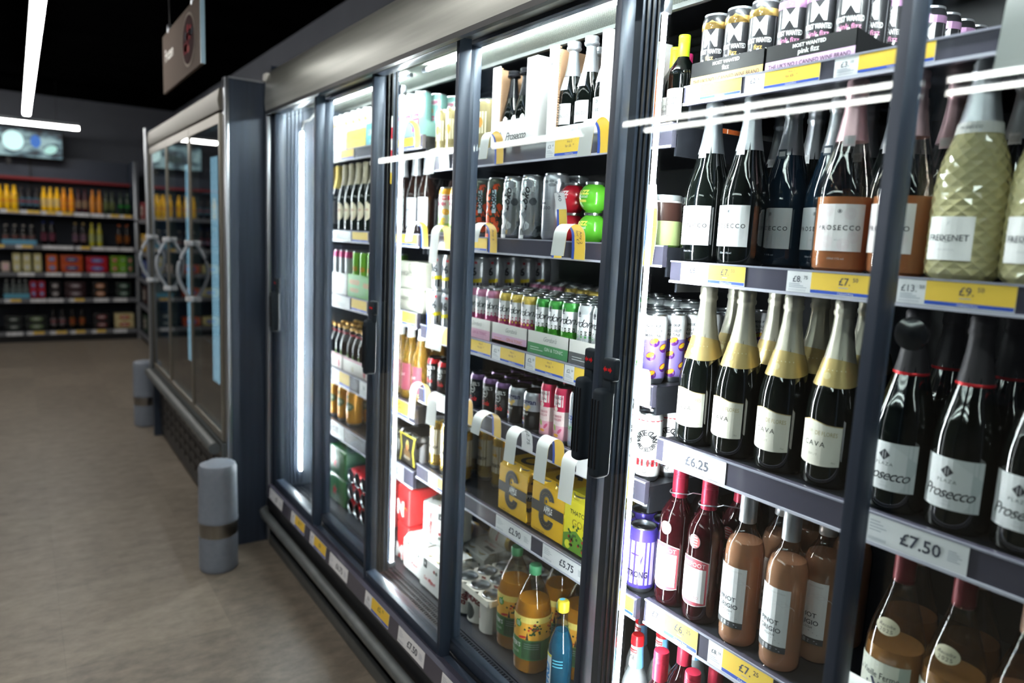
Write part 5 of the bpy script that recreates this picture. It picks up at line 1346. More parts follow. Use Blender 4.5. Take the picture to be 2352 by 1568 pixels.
# deck of the right bay: pink caps and ready mixed drinks
redc = still(mat((60, 18, 24), .03, 0, .45, 0, 1.36, .5), mat((214, 54, 84), .35), lab_moscato, .235)
for i, (x, y, t) in enumerate(((1.085, .958, 'bright pink cap of a bottle on the bottom deck, leftmost'), (1.175, .972, 'pink cap of a bottle on the bottom deck, behind the leftmost'), (1.085, .872, 'bright pink cap of a bottle on the bottom deck, second from left'), (1.175, .885, 'pink cap of a bottle on the bottom deck, behind the second'), (1.085, .786, 'pink capped bottle on the bottom deck, third from left'))):
    put('redc', redc, x, y, DECK, t, B3, 'pink capped bottles on the deck')
ICE = [(.020, .004), (.027, 0), (.0305, .005), (.031, .014), (.031, .125), (.0295, .145), (.024, .165), (.0165, .183), (.0140, .215), (.0132, .242)]
def ice():
    pr = ICE; o = G().lathe(pr, mat((226, 232, 234), .12, 0, .6, 0, 1.36, .4), 30).obj('drink_bottle')
    G().lathe([(.0150, .238), (.0155, .242), (.0150, .258), (.0125, .262), (0, .2625)], mat((214, 30, 40), .3), 24).obj('cap', o, 'red cap')
    def nl(g):
        q = prof_map(pr, .0155, .0008); q2 = prof_map(pr, .0155, .0013)
        g.rect(-.048, .048, .186, .238, q, mat((232, 240, 246)), .005); g.rect(.012, .04, .186, .238, q2, mat((120, 186, 232)), .005); g.rect(-.012, .012, .222, .231, q2, M_red, .005); g.text('SMIRNOFF', .006, 0, .2265, prof_map(pr, .0155, .0018), M_white, maxw=.022, lim=.004); g.text('ICE', .013, -.001, .211, q2, M_black, bold=.02, lim=.004)
    label_part(o, nl, 'neck_label')
    def bl(g):
        m1 = cyl(.031, .0005); m2 = cyl(.031, .001); g.rect(-.036, .036, .045, .115, m1, mat((214, 228, 240)), .007); g.rect(-.036, .036, .072, .092, m2, M_red, .007); g.text('SMIRNOFF', .015, 0, .082, cyl(.031, .0015), M_white, bold=.02, maxw=.062, lim=.006)
        g.rect(.0, .02, .098, .11, m2, mat((110, 150, 226)), .007)
    label_part(o, bl); return o
put('ice', ice, 1.135, 1.076, DECK, 'clear vodka mix bottle with red cap below the purple cans, front one', B3, 'red capped mix bottles'); put('ice', ice, 1.075, 1.105, DECK, 'clear vodka mix bottle with red cap at the mullion, cut by it', B3, 'red capped mix bottles')
for x, y in ((1.21, 1.07), (1.21, 1.14), (1.28, 1.03)): put('ice', ice, x, y, DECK, 'vodka mix bottle in the back rows of the deck', B3, 'mix bottles at the back')
# big cider bottles and the blue drink on the deck
PET = [(r, z*.925) for r, z in [(.030, .010), (.040, 0), (.0475, .008), (.049, .022), (.049, .155), (.0485, .175), (.0455, .200), (.038, .228), (.0275, .255), (.0180, .275), (.0138, .288), (.0132, .305)]]
def pet():
    root = G().lathe(PET, M_pet, 36).obj('cider_bottle')
    g = G(); fill = [(r-.0014, z+.001) for r, z in PET if z < .190]; fill = [(0, .004)]+fill[1:]+[(.0405, .198), (0, .198)]
    g.lathe(fill, mat((244, 168, 50), .05, 0, .3, 0, 1.33), 36); g.obj('liquid', root, 'amber cider')
    g = G(); g.lathe([(.0162, .273), (.0166, .275), (.0166, .289), (.0155, .2915), (0, .292)], mat((84, 170, 120), .4), 36, shape=lambda a: 1+.015*sin(24*a)); g.lathe([(.0158, .267), (.0162, .268), (.0162, .2725)], mat((84, 170, 120), .4), 24); g.obj('cap', root, 'green cap')
    def lb(g):
        m1 = cyl(.049, .0008); m2 = cyl(.049, .0013); m3 = cyl(.049, .0017); w = .125
        g.rect(-w, w, .100, .165, m1, mat((240, 176, 60), .45), .009); g.rect(-w, w, .148, .165, m2, mat((240, 220, 120), .45), .009); g.rect(-w, w, .045, .102, m1, mat((66, 120, 66), .45), .009); g.rect(.018, .07, .048, .098, m2, mat((48, 84, 54), .45), .009)
        rnd = random.Random(2)
        for c in (-.034, .052, -.100, .110):
            for i in range(34): g.ell(c+rnd.gauss(0, .0095), .132+rnd.gauss(0, .011), .0032, .0030, m2, mat(rnd.choice([(30, 66, 34), (40, 84, 40), (30, 66, 34), (206, 40, 36)])), 7)
        g.ell(.004, .143, .0105, .0105, m3, mat((70, 160, 70)), 18); g.poly([(.004, .152), (.012, .160), (.010, .152)], m3, mat((70, 160, 70)))
        for k in range(4): g.rect(-.002, .010, .137+.0035*k, .1385+.0035*k, cyl(.049, .0021), M_white)
        g.ell(.018, .108, .012, .0035, m3, mat((200, 44, 40)), 12, .2); g.poly([(.028, .102), (.032, .124), (.036, .102)], m3, mat((50, 50, 40)))
        g.text("CROFTER'S", .0165, -.020, .084, m3, M_white, bold=.02, maxw=.068, lim=.007); g.text('APPLE CIDER', .0095, -.012, .064, m3, mat((210, 226, 206)), maxw=.046, lim=.007)
        for k in range(3): g.rect(.024, .064, .078+.006*k, .0787+.006*k, m3, M_pale)
    label_part(root, lb); return root
for x, y, t in ((1.122, 1.545, 'large cider bottle with green cap, left one'), (1.100, 1.428, 'large cider bottle with green cap, right one'), (1.215, 1.46, 'large cider bottle behind the other two'), (1.19, 1.338, 'large cider bottle behind the blue drink')):
    put('pet', pet, x, y, DECK, t, B3, 'large cider bottles')
WK = [(.022, .004), (.027, 0), (.0305, .005), (.031, .014), (.031, .130), (.0300, .148), (.0235, .170), (.0165, .190), (.0138, .215), (.0132, .242)]
def wkd():
    o = wine_body(WK, (M_bglass, mat((30, 140, 190), .05, 0, .6, 0, 1.34), .186)); o.name = 'drink_bottle'
    def cb(g): g.lathe([(.0152, .236), (.0158, .240), (.0152, .258), (.0128, .263), (0, .2635)], mat((240, 216, 60), .35), 24); g.rect(-.02, -.004, .242, .256, cyl(.0157, .0004), mat((90, 190, 226)), .004); g.ell(-.004, .0, .006, .008, lambda u, v: (u, v, .2642), mat((90, 190, 226)), 12)
    g = G(); cb(g); g.obj('cap', o, 'yellow and blue cap')
    def lb(g): m1 = cyl(.031, .0005); m2 = cyl(.031, .001); g.rect(-.030, .004, .012, .128, m1, mat((232, 240, 246)), .007); g.rect(-.030, .004, .122, .128, m2, mat((240, 220, 70)), .007); g.text('WKD', .030, -.012, .066, m2, mat((60, 150, 220)), rot=pi/2, bold=.05, maxw=.09, lim=.007); [g.rect(.008, .034, .10+.008*k, .1025+.008*k, m2, mat((110, 210, 236)), .007) for k in range(3)]
    label_part(o, lb); return o
put('wkd', wkd, 1.080, 1.282, DECK, 'blue alcopop bottle with yellow and blue cap beside the door frame', B3)
# long necked bottles on the far bay
LONG = [(.022, .004), (.028, 0), (.0318, .005), (.0322, .014), (.0322, .128), (.0305, .148), (.0240, .172), (.0175, .195), (.0142, .220), (.0130, .255), (.0138, .256), (.0138, .266)]
def longneck(glass, foil, labc, oval=True, word='', wc=(150, 60, 60), flo=.185):
    def f():
        o = G().lathe(LONG, glass, 26).obj('beer_bottle')
        def rad(z):
            for (a, b), (c, d) in zip(LONG, LONG[1:]):
                if b <= z <= d and d > b: return a+(c-a)*(z-b)/(d-b)
            return .014
        G().lathe([(rad(z)+.0006, z) for z in (flo, flo+.012, .215, .235, .255)]+[(.0152, .258), (.0150, .268), (0, .270)], foil, 24).obj('neck_foil', o)
        def lb(g):
            m1 = cyl(.0322, .0004); m2 = cyl(.0322, .0009)
            if oval: g.ell(0, .080, .030, .036, m1, mat(labc, .5), 24, 0, .008); g.ring(0, .080, .024, .0246, m2, mat(wc), 22, 0, 2*pi, 1.2)
            else: g.rect(-.036, .036, .03, .125, m1, mat(labc, .5), .008)
            if word: g.text(word, .012, 0, .085, m2, mat(wc), bold=.01, maxw=.046, lim=.007)
        label_part(o, lb); return o
    return f
Z = S(1, 2)
lngc = longneck(mat((16, 26, 18), .05, 0, 0, 0, 1.5, .5), mat((196, 186, 160), .45, .2), (226, 218, 190), True, 'CIDER'); lngy = longneck(mat((14, 14, 14), .05, 0, 0, 0, 1.5, .5), mat((206, 180, 84), .4, .3), (40, 40, 46), False, '', flo=.175)
for i, y in enumerate((3.02, 2.945)): put('lngy', lngy, 1.125, y, Z, f'black bottle with yellow neck foil, {["left", "right"][i]} one in the far window', B3, 'yellow necked bottles')
for i, y in enumerate((2.868, 2.798, 2.728, 2.658, 2.588)): put('lngc', lngc, 1.125, y, Z, f'green bottle with cream neck and oval label, {ORD[i]} from the left in the far window', B3, 'cream necked bottles')
for i, y in enumerate((3.02, 2.945, 2.868, 2.798, 2.728, 2.658)): put('lngc', lngc, 1.20, y, Z, 'long necked bottle in the second row of the far window', B3, 'long necked bottles behind')
silv = longneck(mat((40, 24, 18), .05, 0, .3, 0, 1.4, .5), mat((206, 208, 212), .35, .6), (206, 210, 216), False, 'Asahi', (60, 62, 70), .20)
for i, y in enumerate((2.375, 2.275, 2.19)): put('silv', silv, 1.145, y, Z, f'brown bottle with silver label, {["left", "middle", "right"][i]} one beside the light tube', B3, 'silver label bottles')
for y in (2.33, 2.24, 2.16): put('silv', silv, 1.235, y, Z, 'silver label bottle in the second row', B3, 'silver label bottles behind')
# flavoured cider bottles left of the red necked cans
FLAV = longneck(glassy((206, 160, 50), .6), mat((236, 236, 234), .4), (70, 62, 110), False, '', (226, 60, 60), .225)
Z = S(1, 4)
flav2 = longneck(glassy((196, 150, 60), .62), mat((236, 236, 234), .4), (150, 70, 86), False, 'FRUIT', (240, 236, 236), .225)
for i, y in enumerate((2.345, 2.262, 2.18)): put('flav', flav2, 1.135, y, Z, f'amber fruit cider bottle with white neck, {["left", "middle", "right"][i]} one beside the light tube', B3, 'amber fruit cider bottles')
for i, y in enumerate((2.30, 2.21)): put('flav', flav2, 1.215, y, Z, 'amber fruit cider bottle in the second row', B3, 'amber fruit cider bottles behind')
# small dark bottles in trays, far bay
SM = [(.020, .003), (.024, 0), (.0265, .004), (.0268, .010), (.0268, .098), (.0250, .112), (.0185, .130), (.0135, .146), (.0125, .172)]
def small():
    o = G().lathe(SM, mat((18, 12, 12), .05, 0, 0, 0, 1.5, .5), 20).obj('small_bottle')
    G().lathe([(.0138, .166), (.0152, .168), (.0146, .178), (0, .179)], mat((206, 164, 96), .35, .7), 20).obj('cap', o, 'gold cap')
    def lb(g): m1 = cyl(.0268, .0004); g.rect(-.03, .03, .02, .05, m1, mat((150, 148, 110)), .007); g.poly([(-.012, .052), (.012, .052), (.0, .08)], m1, mat((110, 150, 60)))
    label_part(o, lb); g = G(); g.lathe([(.0142, .142), (.0136, .152)], mat((170, 40, 60), .4), 18); g.obj('neck_band', o, 'red neck band'); return o
def trayp(w, h, c, stripe):
    return lambda: box_open(w, .24, h, h*.8, mat(c, .5), lambda g, m1, m2: (g.rect(-w*.5, w*.5, h*.86, h*.98, m1, mat(stripe), .3), g.ell(w*.36, h*.4, h*.2, h*.3, m1, mat((196, 90, 100)), 12), g.ell(-w*.1, h*.35, h*.22, h*.2, m1, mat((200, 190, 160)), 12)), 'cardboard_tray')
put('trs', trayp(.235, .062, (226, 218, 212), (200, 120, 140)), 1.215, 2.935, Z, 'pale tray of small dark bottles, left one', 'tray'); put('trs2', trayp(.260, .062, (226, 218, 212), (200, 120, 140)), 1.215, 2.675, Z, 'pale tray of small dark bottles, right one', 'tray')
for row in range(4):
    for i in range(8):
        y = (3.022, 2.964, 2.906, 2.848, 2.773, 2.715, 2.657, 2.599)[i]
        lab = f'small dark bottle with gold cap, {ORD[i]} from the left in the front row' if row == 0 and i < 6 else 'small dark bottle with gold cap in the rows behind or by the handle'
        put('small', small, 1.128+row*.057, y, Z+.002, lab, B3, 'small gold capped bottles')

# ------------------------------------------------------------------ cans and cartons of the far bay
def fruitcan(c1, c2):
    def art(g, m1, m2, r, h):
        for i, (u, v) in enumerate(((-.3, .8), (.5, .72), (0, .45), (-.8, .55), (.8, .4))): g.ell(u*r, v*h, r*.3, h*.07, m1, mat(c2), 10, .8+i*.3)
        g.text('SELTZER', h*.10, 0, h*.60, m2, mat((150, 130, 120)), maxw=r*1.5)
    return lambda: can(.029, .150, [(.150, gloss(c1, .1))], art)
fc1 = fruitcan((244, 242, 236), (240, 150, 80)); fc2 = fruitcan((246, 242, 238), (214, 170, 70)); fc3 = fruitcan((206, 110, 150), (120, 60, 160))
def frontbox(w, h, c, t, tc):
    return lambda: box_open(w, .24, h, h*.85, mat(c, .5), lambda g, m1, m2: (g.text(t, h*.34, 0, h*.62, m1, mat(tc), bold=.03, maxw=w*.7), g.text(t, h*.2, 0, h*.25, m1, mat(tc), maxw=w*.6)), 'cardboard_tray')
Z = S(1, 1)
put('fb1', frontbox(.185, .075, (246, 240, 236), 'PEACH', (220, 90, 90)), 1.215, 2.892, Z, 'white tray with red print on the far top shelf', 'tray'); put('fb2', frontbox(.186, .075, (246, 214, 90), 'MANGO', (230, 190, 60)), 1.215, 2.700, Z, 'yellow tray on the far top shelf', 'tray'); put('fb3', frontbox(.10, .085, (96, 176, 186), 'LIME', (220, 240, 240)), 1.215, 2.553, Z, 'teal tray on the far top shelf, beside the handle door', 'tray')
put('fc3', fc3, 1.126, 3.030, Z, 'pink and purple can, leftmost on the far top shelf', 'can', 'cans on the far top shelf')
for i in range(6): put('fc1' if i < 3 else 'fc2', fc1 if i < 3 else fc2, 1.126, 2.952-i*.0600-(.012 if i > 2 else 0), Z+.002, f'white fruit patterned can, {ORD[i]} from the left on the far top shelf', 'can', 'cans on the far top shelf')
put('fc2', fc2, 1.126, 2.553, Z+.002, 'white fruit patterned can in the teal tray', 'can', 'cans on the far top shelf')
for row in (1, 2):
    for i in range(6): put('fc1' if i < 3 else 'fc2', fc1, 1.126+row*.06, 2.952-i*.0600-(.012 if i > 2 else 0), Z+.002, 'white fruit patterned can in the back rows of the far top shelf', 'can', 'back rows of the far top shelf')
# mint cans by the light tube
def mint(g, m1, m2, r, h):
    P = mat((226, 40, 120)); g.rect(-r*1.3, r*1.3, h*.74, h*.86, m1, mat((236, 246, 242))); g.text('SMIRNOFF', h*.10, 0, h*.80, m2, P, bold=.03, maxw=r*2.0); g.text('SPRITZ', h*.12, -r*.1, h*.46, m2, P, bold=.04, maxw=r*1.5); g.rect(-r*.7, r*.5, h*.26, h*.36, m1, P); g.ell(0, h*.62, r*.4, r*.3, m1, mat((246, 170, 110)), 12)
    g.rect(r*.5, r*1.4, h*.16, h*.30, m1, P)
mnt = lambda: can(.029, .150, [(.150, gloss((160, 216, 206), .25))], mint)
def art_mt(g, m1, m2):
    g.rect(-.088, -.006, .014, .052, m1, mat((236, 244, 242)), .3); [g.rect(-.084+.009*k, -.081+.009*k+.002*(k % 3), .018, .048, m2, mat((176, 190, 188)), .3) for k in range(8)]; g.rect(.052, .098, .02, .062, m1, mat((226, 70, 120)), .3); g.text('SMIRNOFF', .013, .075, .052, m2, M_white, bold=.03, maxw=.04); g.text('SPRITZ', .012, .075, .034, m2, M_white, maxw=.036)
put('mt', lambda: box_open(.20, .19, .066, .06, mat((170, 220, 208), .5), art_mt, 'cardboard_tray'), 1.19, 2.270, Z, 'mint green tray with pink panel beside the light tube', 'tray')
for row in range(3):
    for i in range(3): put('mnt', mnt, 1.128+row*.059, 2.332-i*.062, Z+.002, f'mint green can in its tray, {["left", "middle", "right"][i]} of the front row' if row == 0 else 'mint green can in the back rows', 'can', 'mint green cans')
# gold cans between the bays on the top shelf
gdc = lambda: can(.029, .150, [(.150, gloss((222, 204, 150), .7, .25))], lambda g, m1, m2, r, h: (g.rect(-r*.6, r*.9, h*.35, h*.75, m1, gloss((238, 228, 196), .4)), g.ell(r*.2, h*.55, r*.35, r*.5, m2, gloss((226, 150, 60), .3), 14)))
Zs = S(2, 1)
for i, y in enumerate((2.052, 1.990, 1.928)): put('gdc', gdc, 1.128, y, Zs, f'pale gold can, {["left", "middle", "right"][i]} one behind the curled strips', 'can', 'pale gold cans')
put('gdc', gdc, 1.128, 1.803, Zs, 'pale gold can at the left edge of the window, beside the white box', 'can', 'pale gold cans'); put('gdc', gdc, 1.128, 1.8645, Zs, 'pale gold can behind the door frame', 'can', 'pale gold cans')
for y in (2.048, 1.984, 1.920): put('gdc', gdc, 1.19, y, Zs, 'pale gold can in the second row', 'can', 'pale gold cans behind')
# white boxes of prosecco
def wine_box(w, h, d, mark):
    def f():
        root = empty('wine_box'); W = mat((240, 240, 238), .6); Bn = nodes_mat('corrugated', noise_colour((170, 134, 104), (190, 154, 122), 30, .8)) if 'bn' not in _mc else _mc['bn']; _mc['bn'] = Bn
        g = G(); hw = w/2; y0 = -d/2; t = .005
        g.box(-hw, hw, y0, d/2, 0, .003, W)
        # front: low panel with cut out, tall pillars
        fl = .072 if mark else .034
        g.box(-hw, hw, y0, y0+.003, .003, fl, W)
        if mark:
            for u in (-.040, .0, .040): g.lathe([(.012, fl-.004), (.010, fl+.006), (.004, fl+.011), (0, fl+.012)], W, 14, u, y0+.0035, 1, .12)
        pl = .036 if mark else .035
        g.box(-hw, -hw+pl, y0, y0+.003, fl, h, W); g.box(hw-(.044 if mark else .022), hw, y0, y0+.003, fl, h, W)
        g.box(-hw, -hw+.003, y0+.003, d/2, .003, h, W); g.box(hw-.003, hw, y0+.003, d/2, .003, h, W); g.box(-hw, hw, d/2-.003, d/2, .003, h, W)
        mp = flat(y0, .0006)
        if mark:
            g.text('Prosecco', .030, .018, .030, mp, mat((50, 52, 56)), shear=.4, bold=.01, sp=.85, maxw=.095); g.poly([(-.062, .034), (-.054, .046), (-.046, .034), (-.054, .022)], mp, mat((96, 98, 104))); g.text('PLAZA', .006, -.054, .014, mp, K1)
        else:
            g.poly([(-hw+.010, h-.075), (-hw+.012, h-.075), (-hw+.012, h-.045), (-hw+.016, h-.045), (-hw+.011, h-.036), (-hw+.006, h-.045), (-hw+.010, h-.045)], mp, K1)
        g.obj('carton', root)
        # torn corrugated edges
        g = G(); n = int((h-fl)/.006)
        for i in range(n): g.box(-hw+pl-.001, -hw+pl+.002, y0+.003, y0+.0075, fl+i*.006, fl+i*.006+.0035, Bn)
        g.box(-hw+.004, -hw+.008, y0+.004, d/2-.004, .004, h-.001, Bn); g.box(-hw+.008, hw-.004, d/2-.008, d/2-.004, .004, h-.001, Bn); g.box(hw-.008, hw-.004, y0+.004, d/2-.004, .004, h-.004, Bn)
        g.obj('torn_edge', root, 'brown corrugated edge')
        if not mark:
            g = G(); mp2 = flat(y0-.001, .0004); g.box(-.016, .020, y0-.0012, y0-.0006, .001, .034, mat((236, 238, 242))); g.text('dine', .009, .002, .020, mp2, K1); g.text('feed', .010, .002, .008, mp2, K1, bold=.01); g.obj('card', root, 'small white card')
        return root
    return f
put('wb1', wine_box(.205, .218, .20, True), 1.195, 1.627, Zs, 'white cut open box reading Prosecco with black foil bottles inside', 'box', 'white wine boxes'); put('wb2', wine_box(.215, .228, .20, False), 1.195, 1.367, Zs, 'white cut open box with silver foil bottles inside', 'box', 'white wine boxes')
smallsp = sparkling(DG, F_sil, lab_pros('PROSECCO', (238, 240, 242), .036), .235, .158, prof=[(r*.72, z) for r, z in SPARK]); smallbk = sparkling(DG, mat((26, 26, 30), .25, .2), lab_pros('PROSECCO', (60, 60, 64), .03), .215, .15, prof=[(r*.62, z) for r, z in SPARK])
def lab_small(g, pr):
    m1 = cyl(.0323, .0004); m2 = cyl(.0323, .0009); g.rect(-.028, .028, .036, .085, m1, mat((240, 240, 242)), .007); g.text('PROSECCO', .009, 0, .056, m2, K1, maxw=.046, sp=1.15, lim=.006); g.ring(0, .075, .003, .0037, m2, K1, 12)
smallsp = sparkling(DG, F_sil, lab_small, .235, .203, prof=[(r*.72, z) for r, z in SPARK], extra=lambda o, pr, rad: label_part(o, lambda g: g.rect(-.010, .010, .118, .150, lambda u, v: ((rad(v)+.001)*sin(u/.02), -(rad(v)+.001)*cos(u/.02), v), mat((206, 208, 212), .4), .005), 'neck_label'))
smallbk = sparkling(DG, mat((26, 26, 30), .22, .2), lambda g, pr: g.rect(-.02, .02, .02, .05, cyl(.0278, .0004), mat((60, 60, 64)), .007), .205, .203, prof=[(r*.62, z) for r, z in SPARK])
for row in range(2):
    for i in range(3):
        put('smb', smallbk, 1.132+row*.06, 1.681-i*.0575, Zs+.004, f'small black foil bottle in the white box, {["left", "middle", "right"][i]} of the front row' if row == 0 else 'small black foil bottle at the back of its box', B3, 'black foil bottles in the box')
        put('sms', smallsp, 1.136+row*.07, 1.432-i*.066, Zs+.004, f'small silver foil bottle in the white box, {["left", "middle", "right"][i]} of the front row' if row == 0 else 'small silver foil bottle at the back of its box', B3, 'silver foil bottles in the box')
# boxed thin cans
Z = S(1, 3)
def thin(c, top, w): return lambda: can(.0265, .180, [(.150, gloss(c, .3)), (.180, gloss(top, .4))], lambda g, m1, m2, r, h: (g.text(w, h*.13, 0, h*.62, m2, mat((226, 130, 40)), bold=.05, maxw=r*1.6) if w else g.poly([(-r, h*.3), (0, h*.42), (r, h*.3), (r, h*.2), (-r, h*.2)], m1, mat((150, 60, 90)))))
thg = thin((190, 192, 196), (196, 60, 120), ''); thn = thin((130, 196, 60), (130, 196, 60), 'HOOCH')
put('bxw', frontbox(.20, .088, (244, 242, 240), '', (200, 80, 140)), 1.215, 2.875, Z, 'plain white carton holding pink topped thin cans', 'carton')
def art_h(g, m1, m2): g.text('HOOCH', .026, -.04, .062, m1, mat((222, 140, 60)), bold=.04); g.text('HOOCH', .022, -.04, .03, m1, mat((222, 140, 60)), bold=.03); g.text('HOOCH', .026, .075, .055, m1, mat((222, 140, 60)), bold=.04, maxw=.05)
put('bxg', lambda: box_open(.22, .24, .092, .08, mat((122, 190, 92), .45), art_h, 'cardboard_tray'), 1.215, 2.655, Z, 'green carton with orange lettering holding green thin cans', 'carton')
for i, y in enumerate((2.940, 2.875, 2.810)): put('thg', thg, 1.130, y, Z+.002, f'grey thin can with pink top, {["left", "middle", "right"][i]} of three in the white carton', 'can', 'thin cans')
for i, y in enumerate((2.728, 2.655, 2.582)): put('thn', thn, 1.130, y, Z+.002, f'green thin can, {["left", "middle", "right"][i]} of three in the green carton', 'can', 'thin cans')
for row in (1, 2):
    for y in (2.940, 2.875, 2.810): put('thg', thg, 1.130+row*.056, y, Z+.002, 'grey thin can in the back rows of its carton', 'can', 'thin cans behind')
    for y in (2.728, 2.655, 2.582): put('thn', thn, 1.130+row*.056, y, Z+.002, 'green thin can in the back rows of its carton', 'can', 'thin cans behind')
# cream cider boxes
def knights(w, h, emb):
    def f():
        g = G(); g.box(-w/2, w/2, -.06, .06, 0, h, mat((198, 196, 182), .6), .004); m1 = flat(-.06, .0008); K = mat((22, 22, 22))
        g.text('KNIGHTS', h*.24, -w*.14, h*.55, m1, K, bold=.02, maxw=w*.52)
        if not emb: g.rect(w*.18, w*.36, h*.46, h*.72, m1, mat((200, 198, 186)), .3); g.text('CIDER', h*.14, w*.27, h*.58, m1, mat((226, 224, 210)), bold=.02, maxw=w*.15); fine(g, -w*.3, w*.05, h*.34, h*.40, 1, m1, mat((190, 188, 176)))
        else: g.ring(0, h*.80, h*.13, h*.15, m1, K, 20); g.ring(0, h*.80, h*.09, h*.105, m1, K, 20); g.text('KN', h*.1, 0, h*.80, m1, K)
        return g.obj('cider_box')
    return f
put('kn1', knights(.210, .075, False), 1.158, 2.222, Z, 'cream cider box with black lettering, lower one of the stack', 'box', 'cream cider boxes'); put('kn2', knights(.205, .092, True), 1.162, 2.219, Z+.0758, 'cream cider box with round emblem, upper one of the stack', 'box', 'cream cider boxes')
put('kn3', knights(.110, .165, True), 1.300, 2.20, Z, 'cream cider box at the back of the stack', 'box', 'cream cider boxes')
hp = longneck(mat((24, 20, 18), .05, 0, 0, 0, 1.5, .5), mat((40, 38, 40), .4), (226, 224, 210), False, '')
# orange cans
Z = S(1, 5)
def orng_art(g, m1, m2, r, h): g.ell(0, h*.55, r*1.1, h*.13, m1, gloss((110, 130, 90), .3), 20, .1, .008); g.text('CIDER', h*.12, 0, h*.56, m2, mat((220, 226, 210)), shear=.3, bold=.02); g.ell(0, h*.82, r*.4, h*.05, m1, gloss((90, 120, 60)), 10, .5); g.rect(-r*.4, r*.6, h*.30, h*.32, m1, mat((150, 96, 30)))
orc = lambda: can(.033, .150, [(.150, gloss((226, 160, 50), .35))], orng_art)
for i, (x, y) in enumerate(((1.135, 3.035), (1.135, 2.965), (1.135, 2.870), (1.135, 2.770))): put('orc', orc, x, y, Z, f'orange can, {ORD[i]} from the left in the far window', 'can', 'orange cans')
for i, (x, y) in enumerate(((1.21, 3.0), (1.21, 2.87), (1.21, 2.77))): put('orc', orc, x, y, Z, 'orange can in the second row of the far window', 'can', 'orange cans behind')
# black four packs with yellow edges
def art_blk(g, m1, m2, w, h, mt):
    Y = mat((222, 204, 60)); 
    for a in (-1, 1): g.poly([(a*w*.46, .008), (a*w*.36, h*.5), (a*w*.46, h*.93), (a*w*.40, h*.93), (a*w*.30, h*.5), (a*w*.40, .008)][::a], m1, Y, .3)
    g.ell(0, h*.62, .010, .020, m1, mat((220, 200, 110)), 14); g.ell(0, h*.58, .006, .012, m2, mat((200, 60, 50)), 12); g.ell(.0, h*.36, .028, .018, m1, mat((110, 84, 50)), 16, -.3); g.text('Black Rat', .012, 0, h*.26, m2, M_white, shear=.3); g.rect(-w/2, w/2, h*.91, h*.955, m2, Y, .3)
blkcan = lambda: can(.033, .112, [(.112, gloss((206, 206, 210), .5))])
blk = lambda: sleeve_pack((40, 36, 32), art_blk, blkcan, .128, .13, .118)
put('blk', blk, 1.160, 2.335, Z, 'black four pack with yellow edges, left one', 'multipack', 'black and yellow packs'); put('blk', blk, 1.160, 2.190, Z, 'black four pack with yellow edges, right one beside the gold cans', 'multipack', 'black and yellow packs')

# ------------------------------------------------------------------ multipacks on the deck
def block_pack(c, nx, nz, canc, endc, w, d, art=None, wrap=True, lie=True):
    """cans lying on their sides in a wrap, lids towards the aisle"""
    root = empty('can_multipack'); r = w/nx/2; L = .122
    for i in range(nx):
        for k in range(nz):
            o = G().lathe([(r*.72, 0), (r*.86, .004), (r*.97, .014), (r*.97, L-.014), (r*.86, L-.003)], [M_alu, M_alu, gloss(canc, .3), gloss(canc, .3)], 22).obj('can', root)
            G().lathe([(r*.86, L-.003), (r*.88, L), (r*.82, L-.001), (r*.78, L-.006), (0, L-.006)], M_alu, 22).obj('lid', o)
            o.rotation_euler = (pi/2, 0, 0); o.location = (-w/2+r*(2*i+1), L/2, r*(2*k+1))
    hh = nz*2*r; g = G(); m = mat(c, .35, 0, 0, 0, 1.45, .3)
    pts = []
    n = 6; rr = r*.9
    for (cx, cz, a0) in ((w/2-rr, rr, -pi/2), (w/2-rr, hh-rr, 0), (-w/2+rr, hh-rr, pi/2), (-w/2+rr, rr, pi)):
        for i in range(n+1): a = a0+i*pi/2/n; pts.append((cx+(rr+.001)*cos(a), cz+(rr+.001)*sin(a)))
    k = len(pts); vs = [(x, -L/2+.022, z) for x, z in pts]+[(x, L/2+.001, z) for x, z in pts]
    g.add(vs, [(i, (i+1) % k, k+(i+1) % k, k+i) for i in range(k)], m)
    if art: art(g, w, hh, L)
    g.obj('wrap', root)
    return root
redpk = lambda: block_pack((214, 40, 50), 4, 3, (206, 34, 44), None, .26, .122)
put('redpk', redpk, 1.135, 2.555, DECK+.0015, 'red pack of cans lying with silver lids to the front, bottom of the far window', 'multipack')
def green_pack():
    root = empty('can_multipack')
    def art(g, m1, m2):
        for z in (.055, .175):
            R_ = mat((206, 44, 44)); p = []
            for i in range(10): a = pi/2+i*pi/5; q = .026 if i % 2 == 0 else .011; p.append((-.02+q*cos(a), z+q*sin(a)))
            g.poly([(-.02+(u+.02)*1.12, z+(v-z)*1.12) for u, v in p], m1, mat((200, 206, 200)), .3); g.poly(p, m2, R_, .3); g.text('LAGER', .016, -.02, z-.045, m2, mat((210, 220, 210)), shear=.2)
    g = G(); g.box(-.09, .09, -.065, .065, 0, .120, mat((34, 100, 52), .35, 0, 0, 0, 1.45, .3), .010, 3); g.box(-.09, .09, -.065, .065, .121, .241, mat((34, 100, 52), .35, 0, 0, 0, 1.45, .3), .010, 3)
    art(g, flat(-.065, .0005), flat(-.065, .001)); g.obj('carton', root)
    return root
o = put('grnpk', green_pack, 1.135, 2.795, DECK, 'green lager packs with a red star, bottom of the far window', 'multipack')
bluec = lambda: can(.033, .168, [(.168, gloss((206, 212, 226), .6))], lambda g, m1, m2, r, h: (g.rect(-r*.8, r*.8, h*.3, h*.7, m1, gloss((40, 60, 140)))))
for i, (x, y) in enumerate(((1.13, 3.035), (1.13, 2.962))): put('bluec', bluec, x, y, DECK, f'silver and blue tall can on the deck behind the first door, {["left", "right"][i]} one', 'can', 'silver and blue cans')
